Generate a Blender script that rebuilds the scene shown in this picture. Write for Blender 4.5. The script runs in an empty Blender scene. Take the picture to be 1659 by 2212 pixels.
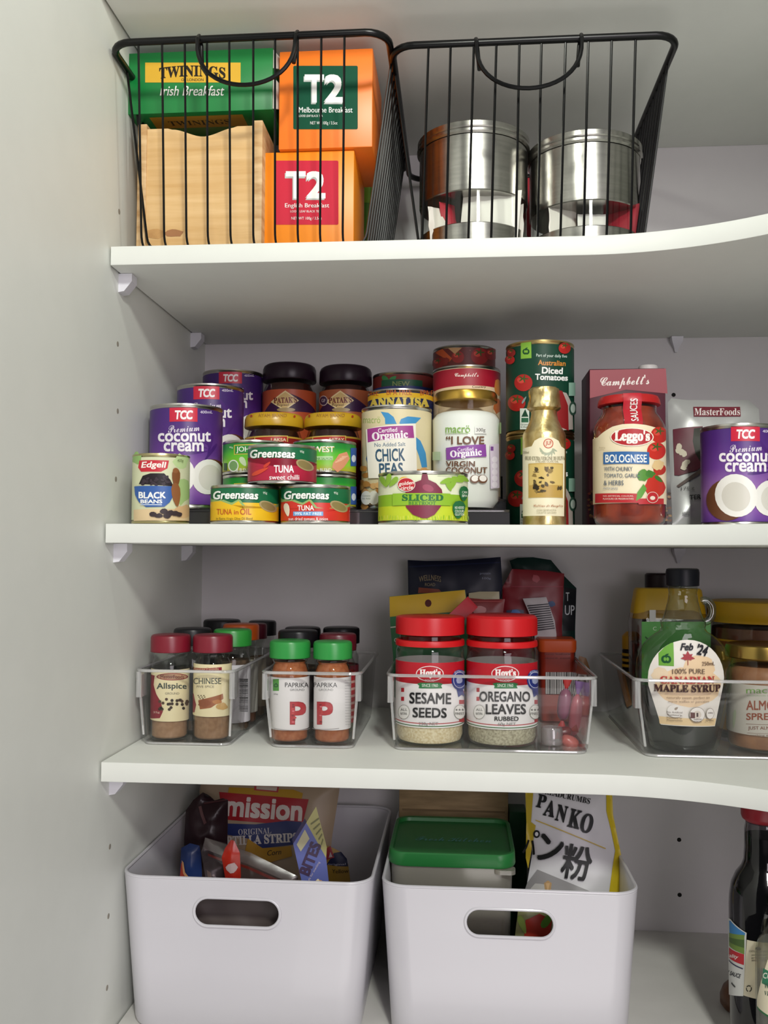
import bpy, bmesh, math, random
from mathutils import Vector, noise
random.seed(4)
S = bpy.context.scene
COL = S.collection

# ---------------------------------------------------------------- camera
ZO = .4784                      # camera height above the bottom board
FPX = 2000.0                    # focal length in pixels of the 1659x2212 frame
YAW, PIT, ROL, CAMY = .0826, .0453, .0052, -.88
cy_, sy_, cp_, sp_ = math.cos(YAW), math.sin(YAW), math.cos(PIT), math.sin(PIT)
FW = Vector((-sy_ * cp_, cy_ * cp_, sp_))
R0 = Vector((cy_, sy_, 0)); U0 = R0.cross(FW)
RT = R0 * math.cos(ROL) + U0 * math.sin(ROL)
UP = U0 * math.cos(ROL) - R0 * math.sin(ROL)
EYE = Vector((0, CAMY, ZO))
cd = bpy.data.cameras.new('camera'); cam = bpy.data.objects.new('camera', cd); COL.objects.link(cam)
cd.sensor_fit = 'VERTICAL'; cd.sensor_height = 24; cd.lens = FPX * 24 / 2212; cd.clip_start = .01
from mathutils import Matrix
cam.matrix_world = Matrix(((RT.x, UP.x, -FW.x, EYE.x), (RT.y, UP.y, -FW.y, EYE.y), (RT.z, UP.z, -FW.z, EYE.z), (0, 0, 0, 1)))
S.camera = cam

# ---------------------------------------------------------------- light and exposure
S.view_settings.view_transform = 'Standard'; S.view_settings.look = 'None'
S.view_settings.gamma = 1; S.view_settings.use_curve_mapping = False
S.view_settings.exposure = 0.0
S.cycles.transparent_max_bounces = 32
w = bpy.data.worlds.new('world'); S.world = w; w.use_nodes = True
wb = w.node_tree.nodes['Background']; wb.inputs[0].default_value = (.90, .93, 1.0, 1); wb.inputs[1].default_value = .05
def area(name, loc, aim, sx, sy, power, col, spread=180):
    l = bpy.data.lights.new(name, 'AREA'); l.shape = 'RECTANGLE'; l.size = sx; l.size_y = sy
    l.energy = power; l.color = col; l.spread = math.radians(spread)
    o = bpy.data.objects.new(name, l); COL.objects.link(o); o.location = loc
    o.rotation_euler = (Vector(aim) - Vector(loc)).to_track_quat('-Z', 'Y').to_euler(); return o
def bulb(name, loc, r, power, col):
    l = bpy.data.lights.new(name, 'POINT'); l.shadow_soft_size = r; l.energy = power; l.color = col
    o = bpy.data.objects.new(name, l); COL.objects.link(o); o.location = loc; return o
bulb('cupboard_lamp', (.0, -.273, ZO + .569), .02, 1.7, (.97, 1, .88))
area('ceiling_light', (.3, -1.57, ZO + .96), (0, 0, ZO), .16, .16, 19.0, (.98, 1, .92))
area('floor_bounce_fill', (.3, -1.25, ZO - 1.05), (0, .1, ZO + .1), 1.3, .9, 7.5, (1, .95, .92))  # added upward fill standing in for floor bounce, brightens the shelf undersides
area('front_fill', (.7, -2.0, ZO + .25), (-.1, 0, ZO - .1), .9, .9, 14.5, (1, .91, .97))  # added soft fill from behind the camera, not an actual window

# ---------------------------------------------------------------- helpers
def at(u, v, Y):
    d = FW + RT * ((u - 829.5) / FPX) - UP * ((v - 1106) / FPX)
    return EYE + d * ((Y - CAMY) / d.y)
def ray(u, v): return FW + RT * ((u - 829.5) / FPX) - UP * ((v - 1106) / FPX)
def depth(P): return (P - EYE).dot(FW)
def pix(P):
    d = P - EYE; z = d.dot(FW); return 829.5 + FPX * d.dot(RT) / z, 1106 - FPX * d.dot(UP) / z
def crop(ox, oy, k): return lambda x, y: (ox + x / k, oy + y / k)
PX = crop(0, 0, 1)
cA = crop(200, 40, 2.5136); cB = crop(800, 40, 1.9313); cC = crop(260, 740, 3.0722); cD = crop(760, 720, 3.318)
cE = crop(1220, 720, 3.779); cF = crop(270, 1300, 3.0164); cG = crop(780, 1180, 2.9625); cH = crop(1300, 1200, 4.4234)
cI = crop(200, 1660, 2.5136); cJ = crop(780, 1660, 2.5922); cK = crop(1359, 1700, 4.32); cN = crop(380, 1690, 3.95)

def lin(h):
    h = h.lstrip('#'); o = []
    for i in (0, 2, 4):
        c = int(h[i:i + 2], 16) / 255; o.append(c / 12.92 if c <= .04045 else ((c + .055) / 1.055) ** 2.4)
    return (*o, 1)
_m = {}
def newmat(name):
    m = bpy.data.materials.new(name); m.use_nodes = True; nt = m.node_tree
    return m, nt, nt.nodes['Principled BSDF']
def M(hexc, rough=.5, metal=0.0, coat=0.0):
    k = (hexc, rough, metal, coat)
    if k not in _m:
        m, nt, b = newmat('finish_%s_%d' % (hexc, len(_m)))
        b.inputs['Base Color'].default_value = lin(hexc); b.inputs['Roughness'].default_value = rough
        b.inputs['Metallic'].default_value = metal; b.inputs['Coat Weight'].default_value = coat
        if not metal and sum(lin(hexc)[:3]) < .12: b.inputs['Specular IOR Level'].default_value = .28
        _m[k] = m
    return _m[k]
def noisy(name, c1, c2, scale, rough=.6, metal=0, stretch=(1, 1, 1), bump=0, pos=(.35, .65)):
    m, nt, b = newmat(name); n = nt.nodes
    tc = n.new('ShaderNodeTexCoord'); mp = n.new('ShaderNodeMapping'); mp.inputs['Scale'].default_value = stretch
    no = n.new('ShaderNodeTexNoise'); no.inputs['Scale'].default_value = scale; no.inputs['Detail'].default_value = 4
    cr = n.new('ShaderNodeValToRGB'); cr.color_ramp.elements[0].position = pos[0]; cr.color_ramp.elements[1].position = pos[1]
    cr.color_ramp.elements[0].color = lin(c1); cr.color_ramp.elements[1].color = lin(c2)
    L = nt.links.new
    L(tc.outputs['Object'], mp.inputs[0]); L(mp.outputs[0], no.inputs['Vector']); L(no.outputs[0], cr.inputs[0])
    L(cr.outputs[0], b.inputs['Base Color']); b.inputs['Roughness'].default_value = rough; b.inputs['Metallic'].default_value = metal
    if bump:
        bp = n.new('ShaderNodeBump'); bp.inputs['Strength'].default_value = bump; bp.inputs['Distance'].default_value = .001
        L(no.outputs[0], bp.inputs['Height']); L(bp.outputs[0], b.inputs['Normal'])
    return m
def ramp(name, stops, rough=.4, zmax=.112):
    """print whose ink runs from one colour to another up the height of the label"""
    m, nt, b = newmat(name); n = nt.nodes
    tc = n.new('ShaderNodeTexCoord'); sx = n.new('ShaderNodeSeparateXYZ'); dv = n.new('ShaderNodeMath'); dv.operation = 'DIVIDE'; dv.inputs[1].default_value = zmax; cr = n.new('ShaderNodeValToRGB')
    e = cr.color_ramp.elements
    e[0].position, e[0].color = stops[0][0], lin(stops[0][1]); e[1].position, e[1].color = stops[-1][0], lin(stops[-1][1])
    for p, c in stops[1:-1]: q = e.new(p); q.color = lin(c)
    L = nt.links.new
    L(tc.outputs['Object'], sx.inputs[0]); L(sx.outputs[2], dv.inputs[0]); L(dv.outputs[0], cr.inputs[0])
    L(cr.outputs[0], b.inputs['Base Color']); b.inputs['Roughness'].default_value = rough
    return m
def clear(name, tint='ffffff', edge=.7, base=.05, rough=.04, milk=0.0, milkcol='ffffff'):
    """thin clear plastic or glass: transparent face on, glossy at grazing angles"""
    m = bpy.data.materials.new(name); m.use_nodes = True; nt = m.node_tree; n = nt.nodes; n.clear()
    o = n.new('ShaderNodeOutputMaterial'); tr = n.new('ShaderNodeBsdfTransparent'); gl = n.new('ShaderNodeBsdfGlossy')
    tr.inputs[0].default_value = lin(tint); gl.inputs['Roughness'].default_value = rough
    lw = n.new('ShaderNodeLayerWeight'); lw.inputs[0].default_value = .5
    pw = n.new('ShaderNodeMath'); pw.operation = 'POWER'; pw.inputs[1].default_value = 3
    ma = n.new('ShaderNodeMath'); ma.operation = 'MULTIPLY_ADD'; ma.inputs[1].default_value = edge; ma.inputs[2].default_value = base
    mx = n.new('ShaderNodeMixShader'); L = nt.links.new
    L(lw.outputs['Facing'], pw.inputs[0]); L(pw.outputs[0], ma.inputs[0]); L(ma.outputs[0], mx.inputs[0])
    src = tr
    if milk:
        di = n.new('ShaderNodeBsdfDiffuse'); di.inputs[0].default_value = lin(milkcol)
        m2 = n.new('ShaderNodeMixShader'); m2.inputs[0].default_value = milk
        L(tr.outputs[0], m2.inputs[1]); L(di.outputs[0], m2.inputs[2]); src = m2
    L(src.outputs[0], mx.inputs[1]); L(gl.outputs[0], mx.inputs[2]); L(mx.outputs[0], o.inputs[0])
    return m

WHITE = M('e6e8e0', .42); SILVER = M('c4c2bc', .28, 1); GOLD = M('c9a24c', .3, 1); BLACKW = M('101113', .35)
GLASS = clear('jar_glass', 'f8faf8', .7, .03); ACRYL = clear('clear_acrylic', 'fdfdfd', .7, .025, .03)
RIMC = clear('acrylic_edge', 'f0f0f0', .6, .24, .06, .30); FILM = clear('clear_film', 'e6e0e2', .35, .05, .12, .06, '9a8a8c')

class MB:
    """collects geometry in world coordinates; build() links it as ONE mesh object"""
    def __init__(s): s.v = []; s.f = []; s.m = []; s.mats = []
    def mi(s, mat):
        if mat not in s.mats: s.mats.append(mat)
        return s.mats.index(mat)
    def add(s, vs, fs, mat):
        o = len(s.v); k = s.mi(mat); s.v += [Vector(p) for p in vs]
        for f in fs: s.f.append([i + o for i in f]); s.m.append(k)
        return s
    def frombm(s, bm, mat):
        bm.verts.index_update(); s.add([v.co.copy() for v in bm.verts], [[v.index for v in f.verts] for f in bm.faces], mat); bm.free(); return s
    def box(s, a, b, mat, bev=0.0, seg=2):
        bm = bmesh.new(); bmesh.ops.create_cube(bm, size=1)
        a, b = Vector(a), Vector(b); c = (a + b) / 2; d = b - a
        for v in bm.verts: v.co = Vector((v.co.x * d.x, v.co.y * d.y, v.co.z * d.z)) + c
        if bev: bmesh.ops.bevel(bm, geom=list(bm.edges), offset=bev, segments=seg, affect='EDGES', profile=.5)
        return s.frombm(bm, mat)
    def lathe(s, prof, mat, c, seg=48, ey=1.0):
        vs = []; fs = []; n = len(prof)
        for r, z in prof:
            for k in range(seg):
                t = 2 * math.pi * k / seg; vs.append((c[0] + r * math.sin(t), c[1] - ey * r * math.cos(t), c[2] + z))
        for i in range(n - 1):
            for k in range(seg):
                k2 = (k + 1) % seg; fs.append((i * seg + k, i * seg + k2, (i + 1) * seg + k2, (i + 1) * seg + k))
        if prof[0][0] > 1e-5: fs.append(list(range(seg))[::-1])
        if prof[-1][0] > 1e-5: fs.append([(n - 1) * seg + k for k in range(seg)])
        return s.add(vs, fs, mat)
    def loft(s, rings, mat, cap0=True, cap1=True):
        n = len(rings[0]); vs = [p for r in rings for p in r]; fs = []
        for i in range(len(rings) - 1):
            for k in range(n):
                k2 = (k + 1) % n; fs.append((i * n + k, i * n + k2, (i + 1) * n + k2, (i + 1) * n + k))
        if cap0: fs.append(list(range(n))[::-1])
        if cap1: fs.append([(len(rings) - 1) * n + k for k in range(n)])
        return s.add(vs, fs, mat)
    def tube(s, path, r, mat, seg=8, closed=False):
        P = [Vector(p) for p in path]; n = len(P); vs = []; fs = []; prev = None
        for i, p in enumerate(P):
            a = P[(i - 1) % n] if closed or i else P[0]; b = P[(i + 1) % n] if closed or i < n - 1 else P[-1]
            t = (b - a).normalized()
            x = prev - t * prev.dot(t) if prev is not None else t.orthogonal()
            if x.length < 1e-6: x = t.orthogonal()
            x.normalize(); prev = x; y = t.cross(x)
            for k in range(seg):
                q = 2 * math.pi * k / seg; vs.append(p + (x * math.cos(q) + y * math.sin(q)) * r)
        for i in range(n if closed else n - 1):
            j = (i + 1) % n; off = 0
            for k in range(seg):
                k2 = (k + 1) % seg; fs.append((i * seg + k, i * seg + k2, j * seg + k2, j * seg + k))
        if not closed: fs.append(list(range(seg))[::-1]); fs.append([(n - 1) * seg + k for k in range(seg)])
        return s.add(vs, fs, mat)
    def build(s, name, parent=None, loc=None, sharp=38, label=None):
        root = parent
        while root is not None and root.parent is not None: root = root.parent
        o0 = root.location if root is not None else Vector(loc if loc else (0, 0, 0))
        me = bpy.data.meshes.new(name); me.from_pydata([v - o0 for v in s.v], [], s.f)
        for mt in s.mats: me.materials.append(mt)
        me.polygons.foreach_set('material_index', s.m); me.polygons.foreach_set('use_smooth', [True] * len(s.f))
        me.update(); me.set_sharp_from_angle(angle=math.radians(sharp))
        o = bpy.data.objects.new(name, me); COL.objects.link(o)
        if parent is not None: o.parent = parent
        else: o.location = o0
        if label: o['label'] = label
        return o
def tag(o, label, cat, group=None):
    o['label'] = label; o['category'] = cat
    if group: o['group'] = group
    return o
def thing(name, label, cat, loc, group=None):
    o = bpy.data.objects.new(name, None); COL.objects.link(o); o.location = loc; o.empty_display_size = .01
    return tag(o, label, cat, group)
def struct(o): o['kind'] = 'structure'; return o
def rrect(cx, cy, w_, d, r, z, n=6):
    """rounded rectangle ring, counter-clockwise from above"""
    P = []
    for (sx, sy, a0) in ((1, -1, -90), (1, 1, 0), (-1, 1, 90), (-1, -1, 180)):
        ox, oy = cx + sx * (w_ / 2 - r), cy + sy * (d / 2 - r)
        for k in range(n + 1):
            a = math.radians(a0 + 90 * k / n); P.append(Vector((ox + r * math.cos(a), oy + r * math.sin(a), z)))
    return P

# ---------------------------------------------------------------- print on labels
class Cyl:
    """wrap round an upright cylinder: s = arc length from the front, t = height"""
    def __init__(s, c, r, ey=1.0): s.c = Vector(c); s.r = r; s.dx = r / 14; s.dy = None; s.ey = ey
    def inv(s, u, v):
        d = ray(u, v); ex, ey_ = EYE.x - s.c.x, (EYE.y - s.c.y) / s.ey; dx, dy = d.x, d.y / s.ey
        a = dx * dx + dy * dy; b = ex * dx + ey_ * dy; c = ex * ex + ey_ * ey_ - s.r * s.r; q = b * b - a * c
        t = (-b - math.sqrt(max(q, 0))) / a; P = EYE + d * t
        return math.atan2(P.x - s.c.x, -(P.y - s.c.y) / s.ey) * s.r, P.z - s.c.z
    def map(s, x, t, h):
        k = math.floor(x / s.dx); f = x / s.dx - k; r = s.r + h
        a, b = k * s.dx / s.r, (k + 1) * s.dx / s.r
        return s.c + Vector((r * (math.sin(a) * (1 - f) + math.sin(b) * f), -s.ey * r * (math.cos(a) * (1 - f) + math.cos(b) * f), t))
class Flat:
    """flat face: O origin, ex and ez its two directions"""
    def __init__(s, O, ex=(1, 0, 0), ez=(0, 0, 1)):
        s.O = Vector(O); s.ex = Vector(ex).normalized(); s.ez = Vector(ez).normalized(); s.n = s.ex.cross(s.ez).normalized(); s.dx = s.dy = None
    def inv(s, u, v):
        d = ray(u, v); t = (s.O - EYE).dot(s.n) / d.dot(s.n); P = EYE + d * t - s.O
        return P.dot(s.ex), P.dot(s.ez)
    def bulge(s, x, t): return 0
    def map(s, x, t, h): return s.O + s.ex * x + s.ez * t + s.n * (s.bulge(x, t) + h)
class Puff(Flat):
    """front of a soft packet: a leaning plane swollen towards the middle of its outline"""
    def __init__(s, outline, cr, Yb, Yt, thick, crump=.002, grid=.006, scale=45, k=.02):
        px = [cr(*p) for p in outline]; vs = [p[1] for p in px]; vb, vt = max(vs), min(vs); um = sum(p[0] for p in px) / len(px)
        B, T = at(um, vb, Yb), at(um, vt, Yt); T.x = B.x
        Flat.__init__(s, B, (1, 0, 0), T - B); s.dx = s.dy = grid; s.th = thick; s.cr = crump; s.sc = scale; s.k = k
        s.poly = [s.inv(*p) for p in px]
    def dist(s, x, t):
        best = 9
        for (ax, ay), (bx, by) in zip(s.poly, s.poly[1:] + s.poly[:1]):
            dx, dy = bx - ax, by - ay; q = max(0, min(1, ((x - ax) * dx + (t - ay) * dy) / (dx * dx + dy * dy + 1e-12)))
            best = min(best, math.hypot(x - ax - q * dx, t - ay - q * dy))
        return best
    def bulge(s, x, t, back=False):
        d = s.dist(x, t); e = 1 - math.exp(-d / s.k)
        return s.th * .5 * e + s.cr * e * noise.noise(Vector((x * s.sc + s.O.x * 77, t * s.sc + s.O.z * 31, 9 if back else 0)))
def dice(bm, su, axis, step):
    if not step or not bm.verts: return
    co = [v.co[axis] for v in bm.verts]; k = math.floor(min(co) / step) + 1; n = Vector((0, 0, 0)); n[axis] = 1
    while k * step < max(co) - 1e-7:
        p = Vector((0, 0, 0)); p[axis] = k * step
        bmesh.ops.bisect_plane(bm, geom=bm.verts[:] + bm.edges[:] + bm.faces[:], plane_co=p, plane_no=n, dist=1e-7); k += 1
def glyphs(txt, bold, shear, spacing=1.0):
    """outline of a line of lettering (heavier weights are overprinted with small shifts)"""
    cu = bpy.data.curves.new('lettering', 'FONT'); cu.body = txt; cu.size = 1; cu.shear = shear
    cu.resolution_u = 3; cu.space_character = spacing; cu.align_x = 'CENTER'
    o = bpy.data.objects.new('lettering', cu); COL.objects.link(o)
    me = bpy.data.meshes.new_from_object(o); bpy.data.objects.remove(o); bpy.data.curves.remove(cu)
    vs = [(v.co.x, v.co.y) for v in me.vertices]; fs = [list(p.vertices) for p in me.polygons]; bpy.data.meshes.remove(me)
    return vs, fs
def shifts(b): return [(0, 0)] if b < .004 else [(-b, 0), (b, 0)] if b < .013 else [(-b, -b), (b, -b), (b, b), (-b, b)] + ([(0, 0)] if b > .03 else [])
class Lab:
    """print built up on a surface, coordinates read in a given frame (x right, y down)"""
    def __init__(s, su, cr=PX, h=.00025, step=.00003, rough=.45, metal=0): s.su = su; s.cr = cr; s.h = h; s.st = step; s.mb = MB(); s.rough = rough; s.metal = metal
    def p(s, x, y): return s.su.inv(*s.cr(x, y))
    def mat(s, c): return M(c, s.rough, s.metal) if isinstance(c, str) else c
    def put(s, vs, fs, c, n=None):
        bm = bmesh.new(); bv = [bm.verts.new((a, b, 0)) for a, b in vs]
        for f in fs:
            try: bm.faces.new([bv[i] for i in f])
            except ValueError: pass
        bmesh.ops.triangulate(bm, faces=[f for f in bm.faces if len(f.verts) > 4])
        bm.normal_update()
        for f in bm.faces:
            if f.normal.z < 0: f.normal_flip()
        dice(bm, s.su, 0, s.su.dx); dice(bm, s.su, 1, s.su.dy)
        for v in bm.verts: v.co = s.su.map(v.co.x, v.co.y, s.h)
        s.mb.frombm(bm, s.mat(c)); s.h += s.st; return s
    def poly(s, pts, c): P = [s.p(*q) for q in pts]; return s.put(P, [list(range(len(P)))], c)
    def st_poly(s, P, c): return s.put(P, [list(range(len(P)))], c)
    def rect(s, x0, y0, x1, y1, c): return s.poly([(x0, y1), (x1, y1), (x1, y0), (x0, y0)], c)
    def ell(s, x, y, rx, ry, c, rot=0, n=24, a0=0, a1=360):
        P = []; cr_, sr = math.cos(math.radians(rot)), math.sin(math.radians(rot))
        m = n if a1 - a0 >= 360 else n + 1
        for k in range(m):
            t = math.radians(a0 + (a1 - a0) * k / n); a, b = rx * math.cos(t), ry * math.sin(t); P.append((x + a * cr_ - b * sr, y + a * sr + b * cr_))
        return s.poly(P, c)
    def band(s, t0, t1, c, full=True, a=math.pi):
        """right round the cylinder between two heights"""
        su = s.su; n = int(a / (su.dx / su.r)); x = n * su.dx
        if full: x = math.pi * su.r
        return s.put([(-x, t0), (x, t0), (x, t1), (-x, t1)], [[0, 1, 2, 3]], c)
    def text(s, txt, x0, y0, x1, y1, c, bold=.012, shear=0, arc=0, rot=0, spacing=1.0, wave=0):
        vs, fs = glyphs(txt, bold, shear, spacing)
        if not vs: return s
        ax, bx = min(v[0] for v in vs), max(v[0] for v in vs); ay, by = min(v[1] for v in vs), max(v[1] for v in vs)
        cx, cy = (x0 + x1) / 2, (y0 + y1) / 2; W, H = x1 - x0, y1 - y0; c_, s_ = math.cos(math.radians(rot)), math.sin(math.radians(rot)); m_ = bold if bold >= .004 else 0; n_ = bold if bold >= .013 else 0
        for dx, dy in shifts(bold):
            out = []
            for a, b in vs:
                q = (a + dx - ax + m_) / (bx - ax + 2 * m_) - .5; r = .5 - (b + dy - ay + n_) / max(by - ay + 2 * n_, 1e-6)
                X, Y = q * W, r * H - arc * H * (1 - 4 * q * q) + wave * H * math.sin(q * 6.28)
                out.append(s.p(cx + X * c_ - Y * s_, cy + X * s_ + Y * c_))
            s.put(out, fs, c); s.h += .000012 - s.st
        s.h += s.st; return s
    def lines(s, rows, x0, x1, c, hh, bold=.01):
        for y, t in rows: s.text(t, x0, y - hh / 2, x1, y + hh / 2, c, bold)
        return s
    def leaf(s, x, y, l, wd, rot, c):
        P = []
        for k in range(12):
            t = 2 * math.pi * k / 12; a = math.cos(t) * l / 2; b = math.sin(t) * wd / 2 * (1 - .35 * math.cos(t))
            r = math.radians(rot); P.append((x + a * math.cos(r) - b * math.sin(r), y + a * math.sin(r) + b * math.cos(r)))
        return s.poly(P, c)
    def blob(s, x, y, rx, ry, c, n=14, j=.2):
        return s.poly([(x + rx * (1 + random.uniform(-j, j)) * math.cos(2 * math.pi * k / n), y + ry * (1 + random.uniform(-j, j)) * math.sin(2 * math.pi * k / n)) for k in range(n)], c)
    def barcode(s, x0, y0, x1, y1, c='161616', n=14, vert=True, bg='ecebe8'):
        s.rect(x0, y0, x1, y1, bg); hh = s.h
        for k in range(n):
            a, b = (k + .15) / n, (k + random.uniform(.4, .85)) / n; s.h = hh
            if vert: s.rect(x0 + (x1 - x0) * a, y0, x0 + (x1 - x0) * b, y1, c)
            else: s.rect(x0, y0 + (y1 - y0) * a, x1, y0 + (y1 - y0) * b, c)
        return s
    def tomato(s, x, y, r, c='b3201c'):
        s.ell(x, y, r, r * .95, c); s.ell(x - r * .3, y - r * .25, r * .4, r * .3, 'd8483a', 20)
        for k in range(5): s.leaf(x + r * .3 * math.cos(k * 1.26), y - r * .45 + r * .2 * math.sin(k * 1.26), r * .6, r * .16, k * 72, '3d5a22')
        return s
    def apple(s, x, y, r, c='1c5a33', bg='77b843'):
        s.ell(x - r * .3, y, r * .75, r * .85, c, 0, 16); s.ell(x + r * .3, y, r * .75, r * .85, c, 0, 16)
        s.ell(x - r * .28, y - r * .05, r * .28, r * .42, bg, 0, 12); s.ell(x + r * .28, y - r * .05, r * .28, r * .42, bg, 0, 12)
        s.leaf(x + r * .15, y - r * 1.0, r * .9, r * .35, -30, c); return s
    def done(s, name, parent, label=None): return s.mb.build(name, parent, sharp=60, label=label)
def _map(base_u, base_l, txt):
    o = ''
    for ch in txt:
        if 'A' <= ch <= 'Z': o += chr(base_u + ord(ch) - 65)
        elif 'a' <= ch <= 'z': o += chr(base_l + ord(ch) - 97)
        else: o += ch
    return o
def serif(t): return _map(0x1D400, 0x1D41A, t)
def script(t): return _map(0x1D4D0, 0x1D4EA, t)

def spot(u0, u1, vtop, Y, zb, below=False):
    """foot, radius and height of an upright round thing seen between u0 and u1 with its top at vtop"""
    uc = (u0 + u1) / 2; P = at(uc, vtop, Y); r = (u1 - u0) / 2 * depth(P) / FPX
    z = at(uc, vtop, Y + (r if below else -r)).z
    return Vector((P.x, Y, zb)), r, z - zb
def can_body(t, c, r, h, metal=SILVER):
    b = MB(); b.lathe([(0, .002), (r - .003, .002), (r - .002, 0), (r, .0006), (r + .0005, .002), (r - .0006, .0042), (r - .0009, h - .0042),
                       (r + .0005, h - .002), (r + .0002, h - .0003), (r - .0012, h)], metal, c); b.build('body', t)
    l = MB(); l.lathe([(r - .0013, h), (r - .0022, h - .004), (r - .007, h - .004), (r - .008, h - .0034), (0, h - .0034)], metal, c); l.build('lid', t)
# ---------------------------------------------------------------- the cupboard itself
XL, YB, TH = -.3479, .3487, .0189
Z1, Z2, Z3, ZC = ZO + .3034, ZO + .0283, ZO - .2025, ZO + .5391      # shelf tops and the underside of the top board
PANEL = noisy('white_laminate', 'd9dbd5', 'dbddd7', 30, .5, bump=.02)
BACKP = noisy('back_laminate', 'd4d1d2', 'd6d3d4', 30, .55, bump=.02)
def panel(name, a, b, mat=PANEL, bev=0): return struct(MB().box(a, b, mat, bev).build(name, loc=a))
wl = panel('wall_left', (XL - .018, -.62, -.06), (XL, YB + .018, 1.5))
panel('wall_back', (XL, YB, -.06), (.66, YB + .018, 1.5), BACKP)
panel('wall_right', (.66, -.62, -.06), (.678, YB + .018, 1.5))
def pin(P, n, col='8f897e'):
    b = MB(); n = Vector(n); a = n.orthogonal().normalized(); c = n.cross(a)
    b.loft([[P + n * d + (a * math.cos(k * .5236) + c * math.sin(k * .5236)) * r for k in range(12)] for r, d in ((.0027, 0), (.0027, .0003), (.0017, .0004))], M(col, .7)); return b
def onwall(u, v):
    d = ray(u, v); return EYE + d * ((XL - EYE.x) / d.x)
for u, v in ((254, 743), (254, 888), (250, 1035), (257, 457), (234, 1979), (231, 2134), (237, 1829)):
    pin(onwall(u, v), (1, 0, 0)).build('pin_hole', wl)
wbk = bpy.data.objects['wall_back']
for u, v in ((1455, 853), (1467, 1814), (1468, 1933)): pin(at(u, v, YB), (0, -1, 0), '161412').build('pin_hole', wbk)

def shelf_outline(y0=0.0):
    """straight along the back wall, then a curved inner corner and a return towards the room"""
    P = [(XL + .002, YB - .0005), (XL + .002, y0)]
    P += [(x, y0) for x in (-.2, 0, .1)]
    for k in range(0, 33):
        q = math.pi / 2 * k / 32; P.append((.118 + .27 * math.sin(q), y0 - .27 * (1 - math.cos(q))))
    return P + [(.388, -.60), (.658, -.60), (.658, YB - .0005)]
def shelf(z, name, y0=0.0, mat=None):
    pts = shelf_outline(y0); bm = bmesh.new(); f = bm.faces.new([bm.verts.new((x, y, z - TH)) for x, y in pts])
    e = bmesh.ops.extrude_face_region(bm, geom=[f])
    for v in e['geom']:
        if isinstance(v, bmesh.types.BMVert): v.co.z = z
    bmesh.ops.recalc_face_normals(bm, faces=bm.faces)
    ed = [q for q in bm.edges if abs(q.verts[0].co.z - q.verts[1].co.z) < 1e-6 and max(q.verts[0].co.y, q.verts[1].co.y) < y0 + .002 and q.verts[0].co.x < .5]
    bmesh.ops.bevel(bm, geom=ed, offset=.0009, segments=2, affect='EDGES', profile=.5)
    return MB().frombm(bm, mat or PANEL).build(name, loc=(XL, 0, z), sharp=30)
struct(shelf(ZC + TH, 'ceiling', -.047))
struct(shelf(0, 'floor', -.02, noisy('base_laminate', 'd0cec9', 'd4d2cd', 30, .5)))
for z, lab in ((Z1, 'white shelf board under the two black wire baskets'), (Z2, 'white shelf board carrying the cans and sauce jars'), (Z3, 'white shelf board under the clear plastic trays')):
    tag(shelf(z, 'cupboard_shelf'), lab, 'shelf', 'white cupboard shelves')

# shelf supports: white plastic studs in the side panel and the back panel
STUD = M('dcdbe2', .45)
def stud(P, side, lab):
    x, y, z = P; t = thing('shelf_support', lab, 'shelf support', P, 'white plastic shelf supports'); b = MB()
    prof = [(0, 0), (.014, 0), (.014, -.008), (.006, -.018), (0, -.019)]
    hw = .0075
    if side: rings = [[Vector((x + a, y + q, z + c)) for a, c in prof] for q in (-hw, hw)]
    else: rings = [[Vector((x + i * h_, y - j * d_, z + k)) for i, j in ((-1, 0), (-1, 1), (1, 1), (1, 0))] for h_, d_, k in ((.0075, .013, 0), (.0068, .012, -.006), (.003, .006, -.0135), (.0016, .004, -.019))]
    b.loft(rings, STUD); b.build('bracket', t)
    p = MB(); n = Vector((1, 0, 0)) if side else Vector((0, -1, 0))
    p.loft([[Vector(P) + n * d + Vector((0, math.cos(k * .6283) * .0024, math.sin(k * .6283) * .0024 - .010)) if side else
             Vector(P) + n * d + Vector((math.cos(k * .6283) * .0024, 0, math.sin(k * .6283) * .0024 - .010)) for k in range(10)] for d in (-.006, .001)], STUD); p.build('peg', t)
for z, n in ((Z1, 'wire basket'), (Z2, 'can'), (Z3, 'clear tray')):
    zz = z - TH - .0004
    stud((XL, .034, zz), True, 'white plastic support on the left panel, near the front edge under the %s shelf' % n)
    if n != 'clear tray': stud((XL, .287 if z == Z1 else .262, zz), True, 'white plastic support on the left panel, near the back corner under the %s shelf' % n)
    if n != 'clear tray': stud((at(1459, 740, YB).x if z == Z1 else at(1464, 1195, YB).x, YB, zz), False, 'white plastic support on the back panel under the %s shelf' % n)

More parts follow.
